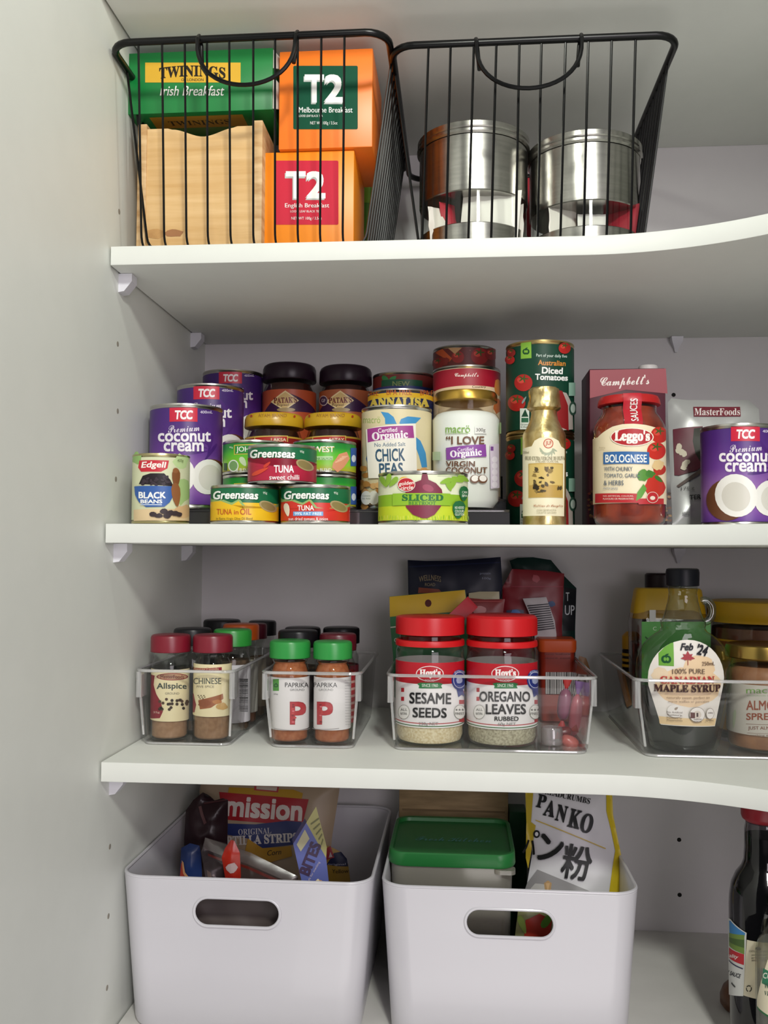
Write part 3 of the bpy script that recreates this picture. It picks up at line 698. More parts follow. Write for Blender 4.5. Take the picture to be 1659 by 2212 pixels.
# soup can and tomato can behind the coconut jar
t, c, r, h = can('soup_can', 'soup can with a crimson top and cream lower half', 936, 1080, 787, .203, S2)
L = Lab(Cyl(c, r), cD); L.band(.004, h - .004, 'e8cda8'); z0 = L.p(800, 398)[1]; z1 = L.p(800, 374)[1]; L.band(z1, h - .0045, 'a3142c')
L.poly([(590, 420), (700, 385), (860, 372), (1060, 358), (1060, 330), (590, 340)], 'a3142c')
L.text(script("Campbell's"), 738, 282, 908, 322, 'f2e4dc', .012).text('Country', 862, 376, 960, 396, '3a2420', .01).blob(1045, 390, 26, 60, 'd8883a').blob(1040, 520, 30, 60, 'c86a30'); L.done('label', t)
t, c, r, h = can('vegetable_can', 'can with a wrap of red tomatoes and carrots, tallest at the back', 936, 1069, 743, .282, S3)
L = Lab(Cyl(c, r), cD); L.band(.004, h - .004, '6a2420')
L.poly([(600, 140), (650, 112), (720, 180), (700, 205), (650, 170)], 'c8582a').tomato(760, 170, 45, '9a2824').tomato(915, 165, 62, '9c2022').blob(660, 200, 40, 30, '8a2a22').poly([(690, 105), (790, 105), (740, 150)], 'c89a6a').tomato(1000, 150, 45, '8a1e20').tomato(620, 215, 40, '8e2620')
L.text('TM', 840, 120, 850, 126, 'd8a090'); L.done('label', t)

# white coconut jar with gold lid
c, r, h = spot(933, 1080, 838, .122, S1)
t = thing('coconut_oil_jar', 'white coconut oil jar with a gold lid', 'jar', c)
zs = lambda y: at(*cD(800, y), .122 - r).z - c.z
MB().lathe([(0, 0), (r - .008, 0), (r - .003, .003), (r, .010), (r, zs(590)), (r - .003, zs(555)), (r - .007, zs(535)), (r - .0075, zs(450))], clear('jar_glass_shell', 'fcfdfc', .35, .02), c, 56).build('glass', t)
MB().lathe([(0, .003), (r - .008, .003), (r - .002, .011), (r - .001, zs(590)), (r - .005, zs(552)), (r - .009, zs(540)), (0, zs(540))], M('eef0ea', .5), c, 56).build('coconut_oil', t)
MB().lathe([(0, zs(462)), (r - .0045, zs(462)), (r - .003, zs(458)), (r - .003, zs(410)), (r - .0045, h), (r - .007, h + .0005), (0, h)], M('c7a04a', .3, 1), c, 56).build('lid', t)
L = Lab(Cyl(c, r), cD)
L.text('macrö', 672, 660, 848, 712, '84b050', .01).rect(672, 715, 846, 720, 'a8c48a').rect(880, 668, 965, 720, 'e6e8e2').text('300g', 890, 680, 956, 712, '5a5450', .008)
L.text('“I LOVE', 676, 738, 948, 796, '6f4a34', .02).poly([(676, 822), (958, 796), (964, 884), (680, 908)], '8a48a0').text('Certified', 758, 818, 870, 846, 'f2e8f4', .01, rot=-4).text(serif('Organic'), 706, 834, 930, 896, 'f8f2f8', .02, rot=-4)
L.text('VIRGIN', 676, 916, 882, 956, '6a4630', .02).text('COCONUT', 676, 960, 968, 1004, '6a4630', .02)
for x, a in ((880, -15), (935, 15)): L.ell(x, 1045, 34, 30, '6a4630', a).ell(x + 2, 1040, 26, 22, 'eeeae2', a)
L.poly([(985, 800), (1048, 790), (1052, 1108), (990, 1115)], 'd9cedd').rect(990, 812, 1010, 842, '7a4a90')
for k in range(5): L.ell(1018, 905 + k * 45, 20, 22, 'ece6ee')
L.rect(1052, 640, 1064, 720, 'a8c890').rect(586, 850, 640, 910, 'bccfa8'); L.done('label', t)

# beetroot can
t, c, r, h = can('beetroot_can', 'wide low can with a beetroot on its pale green label', 818, 1010, 1016, .0475, ZS)
L = Lab(Cyl(c, r), cD); L.band(.004, h - .004, 'e3e8c8'); z0, z1 = L.p(510, 1235)[1], L.p(510, 1150)[1]; L.band(z0, z1, '8ebb2c'); L.band(.004, z0, 'c3d42e')
for k in range(34): L.leaf(200 + k * 19, 1318 + random.random() * 12, 34, 6, 75 + random.random() * 30, random.choice(['8ab82a', 'a9c93a', 'd4de5a']))
for x, y, a in ((235, 1065, 60), (270, 1050, 100), (305, 1065, 130), (690, 1090, 70), (720, 1075, 110), (750, 1050, 20), (670, 1060, 160), (790, 1040, 30)): L.leaf(x, y, 90, 36, a, '8cb83c')
L.poly([(505, 1010), (540, 1010), (548, 1050), (600, 1075), (640, 1120), (650, 1180), (635, 1240), (590, 1300), (540, 1325), (505, 1325), (440, 1300), (395, 1250), (378, 1190), (395, 1120), (440, 1075), (498, 1052)], '7b1f3c')
L.ell(545, 1110, 40, 24, '9a3c56', 20)
L.rect(300, 1150, 700, 1235, '8ebb2c')
L.ell(382, 1055, 36, 26, 'e8b030').ell(395, 1085, 62, 50, 'e6ead8').ell(395, 1085, 58, 46, 'bf2430').text('golden', 342, 1062, 448, 1096, 'f6ece2', .015, .15, rot=-6).text('circle', 355, 1094, 442, 1122, 'f6ece2', .015, .15, rot=-6)
L.text(serif('SLICED'), 366, 1155, 650, 1202, '1f6a34', .02).text(serif('BEETROOT'), 410, 1205, 598, 1230, '3c7a34', .0)
L.leaf(790, 1150, 110, 60, 90, '1d6a3c').lines(((1140, 'CAN'), (1165, 'BPA')), 778, 812, 'e6f0e2', 18).leaf(755, 1265, 130, 84, 95, '1d6a3c').lines(((1250, 'NO ADDED'), (1275, 'COLOURS'), (1298, 'GLUTEN')), 728, 790, 'eaf2e4', 18, .01)
L.rect(612, 1015, 790, 1019, 'b8c89a'); L.done('label', t)

# diced tomato cans, one on the other
def diced(lab, zb, h, oy, top):
    c, r, _ = spot(1094, 1238, 732, .16, zb); t = thing('diced_tomato_can', lab, 'can', c, 'dark green diced tomato cans'); can_body(t, c, r, h, M('c9b47a', .3, 1))
    cr = lambda x, y: cD(x, y + oy)
    L = Lab(Cyl(c, r), cr); L.band(.005, h - .005, '12402f')
    L.poly([(1212, 62), (1286, 56), (1288, 178), (1212, 184)], '84b83c').apple(1249, 132, 24, '1f4f2c', '84b83c')
    L.text('Part of your daily five', 1322, 150, 1540, 178, 'd4e4da', .006, rot=2).text('Australian', 1335, 194, 1530, 232, 'd88a30', .02, rot=2).text('Diced', 1362, 244, 1510, 292, 'f0f2ee', .03, rot=2).text('Tomatoes', 1314, 294, 1545, 338, 'f0f2ee', .03, rot=2)
    L.tomato(1232, 355, 64).tomato(1185, 500, 62).tomato(1520, 108, 42).tomato(1140, 190, 34).tomato(1150, 140, 30, '8e1f1c').leaf(1240, 480, 60, 14, -60, '8a9a9a')
    L.poly([(1420, 640), (1420, 470), (1470, 415), (1530, 430), (1570, 520), (1575, 690), (1470, 700)], 'b3a8a0').poly([(1410, 650), (1400, 470), (1450, 405), (1500, 415), (1540, 520), (1545, 700)], '8e1c1e')
    L.rect(1545, 355, 1590, 450, '8fb8a4').rect(1212, 540, 1275, 690, 'dfe6dc').poly([(1222, 600), (1248, 545), (1270, 600)], '1f4a34').rect(1222, 608, 1270, 640, '2a6a4a').lines(((655, 'Grown'), (672, 'in Aust')), 1218, 1268, '3a4a44', 12, .005)
    L.ell(1572, 540, 26, 50, '2f4f40').ell(1572, 540, 16, 32, 'b8c8bc'); L.done('label', t)
zt = at(1166, 733, .16 - .0365).z; hh = (zt - ZS) / 2 - .0002
diced('dark green diced tomato can on top of its stack, behind the gold bottle', ZS + hh + .0003, hh, 0, 1)
diced('dark green diced tomato can at the bottom of the stack behind the gold bottle', ZS, hh, 685, 0)

# gold foil olive oil bottle
c, r, h = spot(1129, 1221, 830, .045, ZS)
t = thing('olive_oil_bottle', 'small olive oil bottle wrapped in gold foil', 'bottle', c)
zs = lambda y: at(*cD(1370, y), .045 - r * .9).z - c.z
FOIL = noisy('gold_foil', 'c2a566', 'ead7a2', 80, .36, 1, (1, 1, .7), .9)
MB().lathe([(0, 0), (r - .001, 0), (r, .001), (r, zs(715)), (r - .001, zs(695)), (r - .004, zs(660)), (r - .0075, zs(600)), (r - .0085, zs(560)), (r - .0085, zs(540))], FOIL, c, 56).build('body', t)
b = MB(); rings = []
for i, y in enumerate((541, 530, 520, 500, 480, 450, 420, 400, 385, 372, 366)):
    rr = (r - .0085, r - .0065, r - .0045, r - .0048, r - .0055, r - .0062, r - .006, r - .006, r - .0064, r - .0075, r - .011)[i]
    rings.append([c + Vector((math.sin(k * math.pi / 24), -math.cos(k * math.pi / 24), 0)) * (rr + .0013 * noise.noise(Vector((k * .55, i * .7, 3)))) + Vector((0, 0, zs(y))) for k in range(48)])
b.loft(rings, FOIL); b.build('foil_capsule', t)
L = Lab(Cyl(c, r), cD)
L.poly([(1226, 1312), (1520, 1312), (1524, 830), (1500, 812), (1480, 770), (1440, 748), (1405, 742), (1345, 750), (1310, 770), (1290, 810), (1226, 832)], 'ece3c4')
for k in range(8): L.leaf(1405 + 50 * math.cos(.3 + k * .36), 825 + 42 * math.sin(.3 + k * .36), 42, 14, 30 + k * 30, 'a9b096')
L.ell(1408, 790, 35, 35, 'c0502e').ell(1408, 790, 29, 29, 'e9d4b8').text('JLF', 1388, 772, 1430, 808, 'b84428', .02)
L.text(serif('OLIO EXTRA VERGINE DI OLIVA'), 1245, 880, 1522, 908, '7a7458', .0, arc=-.15).text('ITALIAN OLIVE OIL', 1320, 914, 1480, 926, 'a49a78')
L.text('250ml', 1232, 845, 1272, 862, '8a8266')
L.rect(1270, 935, 1508, 1180, 'c2a254').rect(1276, 942, 1502, 1174, 'd3b76c').rect(1276, 1090, 1502, 1174, 'b9964a')
for k in range(26): L.blob(1290 + random.random() * 200, 960 + random.random() * 190, 8 + random.random() * 12, 5 + random.random() * 14, random.choice(['4a3d22', '2f2718', '6a5730', '8a7238']), 8, .5)
L.text(script('Colline di Oneglia'), 1308, 1228, 1505, 1250, 'b0704a').lines(((1268, 'CON SEMPLICITA'), (1286, 'COLLETTA GIACOMO')), 1330, 1460, '9a9070', 12, 0)
L.done('label', t)

# stock carton behind the sauce jar
A, B = at(1273, 797, .125), at(1440, 1131, .125)
t = thing('stock_carton', 'tall dark red stock carton behind the sauce jar', 'carton', ((A.x + B.x) / 2, .155, ZS))
MB().box((A.x, .125, ZS), (B.x, .19, A.z), M('4a1226', .45), .001).build('carton', t)
b = MB(); cx, zt = at(1400, 797, .16).x, A.z
b.lathe([(0, .0002), (.010, .0002), (.0105, .001), (.0105, .0085), (.0095, .0095), (0, .0095)], M('d8d4d2', .45), Vector((cx, .16, zt)), 24); b.build('screw_cap', t)
L = Lab(Flat((A.x, .125, ZS)), cE)
L.poly([(205, 530), (205, 300), (825, 288), (838, 492), (500, 460)], '8a1228').text(script("Campbell's"), 290, 345, 690, 452, 'e8ded8', .012, rot=-2)
L.done('front_print', t); L = Lab(Flat((A.x, .125, ZS)), cE)
L.poly([(200, 1560), (200, 1300), (260, 1250), (830, 1250), (835, 1560)], '2a1a22')
for k in range(36): L.blob(random.choice([215, 835]) + random.uniform(-25, 25), 1290 + random.random() * 260, 14, 10, random.choice(['5a3a22', '8a6a3a', '6a2a22', '3c2a1c']), 8)
L.done('food_picture', t)

# bolognese sauce jar
c, r, h = spot(1282, 1434, 850, .06, ZS); zs = lambda y: at(*cE(520, y), .06 - r).z - c.z
t = thing('sauce_jar', 'bolognese sauce jar with a red lid and cream label', 'jar', c)
rf = lambda px: px / cE_k * depth(c) / FPX
cE_k = 3.779
prof = [(0, 0), (r - .006, 0), (r - .002, .003), (r, .009), (r, zs(760)), (r - .001, zs(715)), (r - .005, zs(655)), (r - .0085, zs(615)), (r - .009, zs(575)), (r - .0085, zs(560))]
MB().lathe(prof, GLASS, c, 56).build('glass', t)
MB().lathe([(0, .002)] + [(max(p - .0012, 0), z + (.002 if i < 3 else 0)) for i, (p, z) in enumerate(prof[1:-1])] + [(0, prof[-2][1])], noisy('tomato_sauce', '6e1f12', '9a3418', 60, .4), c, 48).build('sauce', t)
MB().lathe([(0, zs(548)), (rf(250), zs(548)), (rf(252), zs(540)), (rf(245), zs(505)), (rf(232), zs(480)), (rf(205), h), (rf(190), h - .001), (0, h - .001)], M('b01a1c', .35), c, 56).build('lid', t)
L = Lab(Cyl(c, r), cE)
L.poly([(200, 1400), (860, 1400), (860, 870), (800, 820), (740, 770), (660, 748), (560, 738), (470, 742), (390, 762), (310, 812), (270, 850), (200, 870)], 'eadcbc')
L.tomato(770, 830, 70, 'c02a1e').tomato(745, 960, 75, 'c42a1e').tomato(770, 1110, 50, 'b8301e').blob(755, 1075, 45, 45, 'dfc08a').blob(730, 1260, 75, 95, 'c02c1e').blob(640, 1160, 48, 45, '4f8a2c').blob(690, 1150, 40, 30, '3f7a2a').leaf(760, 1190, 80, 30, 40, '3a7228')
L.rect(255, 1310, 600, 1385, 'b8222a').rect(600, 1350, 800, 1396, 'b8222a').poly([(580, 1370), (590, 1300), (640, 1230), (665, 1270), (625, 1340)], '57952f')
L.ell(548, 848, 172, 76, 'f2e8d6').ell(548, 848, 164, 69, 'b01c26').text(serif("Leggo's"), 408, 792, 690, 902, 'f6efe6', .03)
L.rect(322, 972, 684, 1070, '2d64a0').text('BOLOGNESE', 338, 990, 664, 1056, 'f2f2ec', .015)
L.text('WITH CHUNKY', 328, 1090, 552, 1126, '44586e', .004).text('TOMATO, GARLIC', 328, 1146, 608, 1184, '44586e', .004).text('& HERBS', 326, 1202, 482, 1242, '44586e', .004).text('PASTA SAUCE', 324, 1258, 438, 1276, '8a92a0')
L.lines(((1330, 'NO ARTIFICIAL COLOURS,'), (1352, 'FLAVOURS OR PRESERVATIVES')), 322, 560, 'f0dcd0', 14, .004)
L.ell(708, 1340, 46, 46, 'e6d6c6').ell(708, 1340, 42, 42, 'b8222a').ell(708, 1345, 20, 16, 'e6d6c6')
L.text('500g', 290, 928, 340, 944, 'b8aa8c'); L.done('label', t)
sl = MB(); x0, x1 = at(*cE(487, 600), .06 - r).x, at(*cE(637, 600), .06 - r).x
pts = [(r - .0005, zs(745)), (r + .0004, zs(715)), (r - .0042, zs(650)), (r - .0077, zs(612)), (rf(256), zs(550)), (rf(256), zs(538)), (rf(249), zs(505)), (rf(236), zs(478)), (rf(207), h + .0004), (rf(186), h + .0004)]
vs = []; n = 10
for rr, z in pts:
    for k in range(n + 1):
        x = x0 + (x1 - x0) * k / n - c.x; vs.append((c.x + x, c.y - math.sqrt(rr * rr - x * x) - .0004, c.z + z))
sl.add(vs, [(j * (n + 1) + i, j * (n + 1) + i + 1, (j + 1) * (n + 1) + i + 1, (j + 1) * (n + 1) + i) for j in range(len(pts) - 1) for i in range(n)], M('b81c2c', .4))
vs, fs = glyphs('SAUCES', 0, 0); ax, bx = min(v[0] for v in vs), max(v[0] for v in vs); ay, by = min(v[1] for v in vs), max(v[1] for v in vs)
out = []
for a, b_ in vs:
    q = (a - ax) / (bx - ax); p = (b_ - ay) / (by - ay); zz = zs(718 - 188 * q); x = at(*cE(600 - 60 * p, 640), .06 - r).x - c.x
    rr = r
    for (r1, z1), (r2, z2) in zip(pts, pts[1:]):
        if z1 <= zz <= z2: rr = r1 + (r2 - r1) * (zz - z1) / max(z2 - z1, 1e-9)
    out.append((c.x + x, c.y - math.sqrt(rr * rr - x * x) - .0013, c.z + zz))
sl.add(out, fs, M('f2ece6', .4)); sl.add([(x + .00018, y - .00003, z) for x, y, z in out], fs, M('f2ece6', .4)); sl.add([(x, y - .00006, z + .0002) for x, y, z in out], fs, M('f2ece6', .4)); sl.build('seal_strip', t, label='red paper seal strip lettered in white')

# silver sauce pouch
t, L = soft('sauce_pouch', 'silver stand-up sauce pouch with a dark red panel', 'pouch', cE,
            [(880, 1562), (1560, 1562), (1590, 1300), (1600, 900), (1585, 620), (1500, 545), (1000, 545), (870, 530), (838, 570), (850, 900), (868, 1300)], .135, .17, .02, M('b9bab8', .32, .35), .004, .005)
L.rect(1040, 614, 1420, 700, '6e1a2a').text(serif('MasterFoods'), 1045, 628, 1415, 690, 'e2d8d4', .0, .1)
L.poly([(878, 792), (1110, 782), (1115, 1100), (1060, 1140), (925, 1172), (890, 1165)], '5e1228').poly([(1040, 800), (1110, 790), (1112, 1110), (1050, 1000), (1030, 900)], '2a2a20')
for x, y in ((925, 940), (945, 985), (965, 1000), (920, 970), (965, 1090), (985, 1070), (960, 1110)): L.blob(x, y, 24, 26, 'd6ccb4', 9)
L.poly([(905, 1255), (1090, 1130), (1100, 1160), (925, 1268)], '5a4a44').text('175 g', 940, 1270, 1040, 1300, '5c5c5c', .005).text('TERIYAKI', 1005, 1338, 1210, 1375, '2a2a2c', .02).text('sauce', 950, 1470, 1010, 1500, '707072')
L.done('print', t)
# ---------------------------------------------------------------- third shelf: clear trays of spices and spreads
ZT = Z3 + .0003
BT = ZT + .0026                                   # inside floor of the trays
def tray(lab, X0, X1, x0, x1, yf, yr, zr, tabs=True):
    """X: at the rim, x: at the foot"""
    cx, t_ = (X0 + X1) / 2, .0022; cyy = (yf + yr) / 2; dx = (x0 + x1) / 2 - cx
    t = thing('clear_tray', lab, 'tray', (cx, cyy, Z3), 'clear plastic trays')
    W, D, w_, d = X1 - X0, yr - yf, x1 - x0, yr - yf - .010
    def ring(wd, dp, r, z, q): return rrect(cx + dx * (1 - q), cyy, wd, dp, r, z, 6)
    o = [ring(w_ - .008, d - .008, .010, ZT, 0), ring(w_ - .002, d - .002, .012, ZT + .0015, .02), ring(w_ + .0015, d + .0015, .013, ZT + .005, .06), ring(W - .003, D - .003, .012, zr - .003, 1)]
    i = [ring(W - .003 - 2 * t_, D - .003 - 2 * t_, .010, zr - .003, 1), ring(w_ - 2 * t_, d - 2 * t_, .010, ZT + .006, .06), ring(w_ - .010, d - .010, .008, BT, 0)]
    MB().loft(o + i, ACRYL).build('body', t)
    r = MB(); P = rrect(cx, cyy, W, D, .013, zr - .0015, 6)
    r.tube(P, .0017, RIMC, 8, True); r.build('rim', t)
    foot = MB(); foot.tube(ring(w_ - .003, d - .003, .011, ZT + .0016, .02), .0013, RIMC, 8, True); foot.build('foot_rim', t)
    for sx, xe, xb in ((-1, X0, x0), (1, X1, x1)):
        g = MB(); rr = [Vector((xe - sx * .002, yf + .007, zr - .002)), Vector((xe + (xb - xe) * .45 - sx * .002, yf + .007, zr - (zr - ZT) * .45))]
        rr.append(Vector((xb - sx * .001, yf + .009, ZT + .010))); g.tube(rr, .0014, RIMC, 8); g.build('corner_rib', t)
        h = MB(); z0 = zr - .030
        h.loft([rrect(xe - sx * .003, yf + .013, .006, .020, .002, z, 3) for z in (z0, zr - .003)], RIMC); h.build('grip_tab', t)
    return t
zr1 = at(400, 1447, .078).z
tray('clear tray of spice jars beside the left panel', at(291, 1447, .078).x, at(505, 1452, .078).x, at(305, 1610, .083).x, at(496, 1612, .083).x, .078, .335, zr1)
tray('clear narrow tray with two green-lidded spice jars at its front', at(564, 1456, .078).x, at(779, 1457, .078).x, at(581, 1618, .083).x, at(764, 1620, .083).x, .078, .285, zr1)
zr3 = at(1060, 1459, .078).z
tray('clear wide tray with the two big red-lidded seasoning jars', at(836, 1455, .078).x, at(1291, 1467, .078).x, at(849, 1622, .083).x, at(1272, 1632, .083).x, .078, .335, zr3)
zr4 = at(1500, 1468, .072).z
tray('clear tray with the maple syrup bottle at the right end', at(1373, 1467, .072).x, at(1373, 1467, .072).x + .235, at(1395, 1638, .074).x, at(1395, 1638, .074).x + .215, .072, .325, zr4)

def spice(name, lab, u0, u1, vt, Y, lidc, powder, fill, labfn=None, group=None, lidpx=None, cr=cF, glasscol=None):
    c, r, h = spot(u0, u1, vt, Y, BT + .0003, True); t = thing(name, lab, 'spice jar', c, group)
    hl = .0185
    MB().lathe([(0, 0), (r - .003, 0), (r - .0012, .002), (r - .0012, h * .70), (r - .003, h * .745), (r - .0045, h * .775), (r - .003, h * .80), (r - .003, h - hl)], GLASS, c, 40).build('glass', t)
    if powder:
        top = [(r - .0028, h * .69), (r - .0046, h * .745), (r - .0062, h * .775), (r - .0050, h * .79), (0, h * .79)] if fill > .7 else [(r - .0028, h * fill), (0, h * fill)]
        MB().lathe([(0, .0022), (r - .0045, .0022), (r - .0028, .004)] + top, powder, c, 32).build('contents', t)
    b = MB(); n = 60; rings = []
    for q, z in ((0, h - hl + .0005), (0, h - hl), (.0, h - .0035), (-.0008, h - .0012), (-.0025, h - .0002)):
        rings.append([c + Vector((math.sin(2 * math.pi * k / n), -math.cos(2 * math.pi * k / n), 0)) * (r + q - (.0003 if k % 2 else 0)) + Vector((0, 0, z)) for k in range(n)])
    b.loft(rings, M(lidc, .35)); b.build('lid', t)
    if labfn:
        L = Lab(Cyl(c, r - .0011), cr); labfn(L, c, r - .0011, h); L.done('label', t)
    return t
BROWN = noisy('brown_spice', '8a6446', '9d7757', 220, .8); BROWN2 = noisy('tan_spice', '9a7355', 'ab8465', 220, .8); RUST = noisy('paprika_powder', '9a5028', 'b0683e', 220, .8)
CLOVE = noisy('dark_spice', '3a2c22', '6a5442', 120, .8); HERB = noisy('green_spice', '4a5130', '6d7248', 200, .8)
def lab_all(L, c, r, h):
    L.poly([(150, 760), (420, 760), (420, 430), (150, 430)], 'e7dbb0').poly([(140, 758), (228, 758), (248, 715), (235, 650), (205, 600), (188, 540), (195, 480), (140, 470)], '8a1a2c')
    L.ell(308, 488, 102, 24, '8a2030').ell(308, 488, 94, 19, 'b89070').text('MasterFoods', 232, 476, 384, 500, '6a1a26', .01)
    L.text('Allspice', 208, 530, 400, 580, '3f4a44', .02, arc=.05).text('GROUND', 262, 590, 352, 604, '6a665a', .0)
    for k in range(24): L.ell(225 + random.random() * 180, 640 + random.random() * 80 - 20 + 20 * random.random(), 10, 10, random.choice(['3a2a20', '503a2a', '2a1f1a']), 0, 8)
    L.text('35g', 190, 712, 230, 728, 'd8b8a8')
def lab_chi(L, c, r, h):
    L.poly([(420, 730), (700, 730), (700, 395), (420, 395)], 'e7dbb0').poly([(420, 425), (630, 425), (630, 446), (420, 446)], '8a2030').text('MasterFoods', 440, 428, 610, 444, 'c8a880', .01)
    L.poly([(425, 720), (455, 720), (466, 670), (450, 600), (425, 590)], '8a1a2c').text('CHINESE', 448, 496, 626, 536, '3f4a44', .012).text('FIVE SPICE', 470, 545, 580, 560, '6a665a', .0)
    L.poly([(480, 640), (636, 598), (640, 630), (560, 690), (490, 700)], '9a5a34').blob(520, 660, 40, 26, '8a4a28').blob(630, 680, 36, 22, 'c8a060').blob(600, 650, 30, 14, 'b87a44')
    for k in range(8): L.ell(480 + k * 6, 610 + (k % 3) * 10, 5, 4, '6a5a3a', 0, 6)
spice('spice_jar', 'allspice jar with a maroon lid and a half-empty grey bottom', 327, 412, 1366, .108, '7a1628', BROWN2, .21, lab_all)
spice('spice_jar', 'five spice jar with a maroon lid, right of the allspice jar', 418, 503, 1366, .108, '7a1628', BROWN, .40, lab_chi)
def lab_white(L, c, r, h): L.band(h * .1, h * .66, 'cfccd0'); L.barcode(745, 500, 800, 720, n=22, vert=False, bg='cfccd0')
spice('spice_jar', 'green-lidded jar with a plain white label behind the five spice jar', 462, 544, 1355, .156, '2c8a36', CLOVE, .7, lab_white)
spice('spice_jar', 'orange-lidded jar behind the green-lidded one in the left tray', 482, 560, 1344, .204, 'c8581a', RUST, .6, lambda L, c, r, h: L.band(h * .12, h * .62, 'd6d2c8'))
spice('spice_jar', 'black-lidded jar behind the allspice jar', 376, 457, 1353, .153, '17171b', CLOVE, .6, lambda L, c, r, h: L.band(h * .12, h * .62, '3a3a3c'), 'black-lidded spice jars')
spice('spice_jar', 'black-lidded jar at the back left of the left tray', 440, 520, 1335, .252, '121215', CLOVE, .6, lambda L, c, r, h: L.band(h * .12, h * .62, '3a3a3c'), 'black-lidded spice jars')
spice('spice_jar', 'dark red-lidded jar behind the orange-lidded one', 524, 577, 1344, .247, '4a1420', BROWN, .6, lambda L, c, r, h: L.band(h * .12, h * .62, 'b8a890'))
spice('spice_jar', 'black-lidded jar at the back right of the left tray', 537, 597, 1338, .292, '121215', BROWN, .6, lambda L, c, r, h: L.band(h * .2, h * .5, 'c8c4c0'), 'black-lidded spice jars')
def lab_pap(x0, x1, tx, px_, pic):
    def f(L, c, r, h):
        z0, z1 = L.p((x0 + x1) / 2, 838)[1], L.p((x0 + x1) / 2, 496)[1]; L.band(z0, z1, 'e4e1e0')
        if pic == 0: L.poly([(965, 580), (1004, 580), (1004, 502), (965, 504)], '4f9a3a').apple(985, 545, 14, '1f5a2c', '4f9a3a')
        L.text('PAPRIKA', tx, 526, tx + 150, 556, '3c3c3c', .006, arc=-.04).text('GROUND', tx + 32, 566, tx + 124, 580, '6a6a6a', .0)
        L.text('P', px_, 650, px_ + 104, 800, 'a02430', .03).text('P', px_ + 3, 656, px_ + 100, 796, 'b8323a', .02)
        for k in range(9): L.blob(px_ + 16 + random.random() * 20, 670 + k * 14, 9, 6, random.choice(['d8707a', '8a1c28', 'c84a4a']), 7)
        if pic == 0: L.text('25g', 972, 596, 1000, 606, '6a6a6a')
        else: L.lines([(510 + 18 * k, 'ingredients paprika') for k in range(17)], 1430, 1478, '8c8a8a', 8, 0)
        L.rect(px_ - 100, 820, px_ + 140, 824, 'a8a4a4')
    return f
spice('spice_jar', 'paprika jar with a green lid, left of the pair', 583, 671, 1378, .108, '2c9040', RUST, .74, lab_pap(955, 1210, 1043, 1074, 0))
spice('spice_jar', 'paprika jar with a green lid, right of the pair', 677, 761, 1380, .107, '2c9040', RUST, .74, lab_pap(1225, 1478, 1232, 1252, 1))
spice('spice_jar', 'black-lidded jar behind the left paprika jar', 601, 687, 1357, .154, '101014', CLOVE, .6, lambda L, c, r, h: L.band(h * .12, h * .6, '4a4644'), 'black-lidded spice jars')
spice('spice_jar', 'dark red-lidded jar behind the right paprika jar', 690, 770, 1364, .154, '5c1220', HERB, .6, lambda L, c, r, h: [L.band(h * .12, h * .62, 'b8202c')] + [L.band(h * (.16 + .07 * k), h * (.185 + .07 * k), 'd8a8a0') for k in range(6)])
spice('spice_jar', 'black-lidded jar at the back left of the paprika tray', 615, 693, 1351, .202, '0e0e12', CLOVE, .6, None, 'black-lidded spice jars')
spice('spice_jar', 'black-lidded jar at the back right of the paprika tray', 698, 777, 1351, .203, '0e0e12', CLOVE, .6, lambda L, c, r, h: L.band(h * .12, h * .62, '5a1a24'), 'black-lidded spice jars')

# patak and ayam style paste jars on the middle shelf
def paste(name, lab, u0, u1, vt, Y, zb, lidc, body, lid_h, print_, flare, grp):
    c, r, h = spot(u0, u1, vt, Y, zb); t = thing(name, lab, 'jar', c, grp); rb = r * flare
    MB().lathe([(0, 0), (rb - .004, 0), (rb, .004), (rb, h - lid_h - .016), (rb - .002, h - lid_h - .010), (r - .005, h - lid_h - .003), (r - .006, h - lid_h + .001)], GLASS, c, 48).build('glass', t)
    MB().lathe([(0, .002), (rb - .005, .002), (rb - .0012, .005), (rb - .0012, h - lid_h - .017), (rb - .004, h - lid_h - .011), (r - .008, h - lid_h - .004), (0, h - lid_h - .004)], body, c, 40).build('paste', t)
    MB().lathe([(0, h - lid_h), (r - .0005, h - lid_h), (r, h - lid_h + .001), (r - .0004, h - .006), (r - .002, h - .002), (r - .005, h), (r - .007, h - .0008), (0, h - .0008)], M(lidc, .3), c, 48).build('lid', t)
    L = Lab(Cyl(c, rb), cC, rough=.4); print_(L, c, rb, h)
    return t, L, c, r, h
PASTE = noisy('dark_paste', '331512', '4d211a', 40, .45); PASTE2 = noisy('black_paste', '25110f', '3a1a16', 40, .4)
def patak(dx, lc):
    def f(L, c, r, h):
        z = L.p(1125 + dx, 308)[1]; L.band(.01, z, 'b8502c' if not dx else 'a85a34')
        L.poly([(950 + dx, 480), (1300 + dx, 480), (1180 + dx, 360), (1090 + dx, 325), (1000 + dx, 400)], '3a1c40')
        L.poly([(1000 + dx, 395), (1095 + dx, 318), (1185 + dx, 385), (1090 + dx, 452)], 'e6d2a0').poly([(1010 + dx, 395), (1095 + dx, 328), (1174 + dx, 385), (1090 + dx, 442)], 'd2b476')
        L.text(serif("PATAK'S"), 1018 + dx, 362, 1172 + dx, 402, '6e1f1c', .02, rot=-2).text(script('Original'), 1040 + dx, 402, 1120 + dx, 428, '5a3a2a')
        L.ell(1100 + dx, 446, 60, 14, 'a08a60')
        if dx: L.ell(985 + dx, 386, 28, 34, 'd8c8c8').ell(985 + dx, 386, 24, 29, '3a2a50').text('GF', 972 + dx, 374, 998 + dx, 396, 'd8d0d8')
    return f
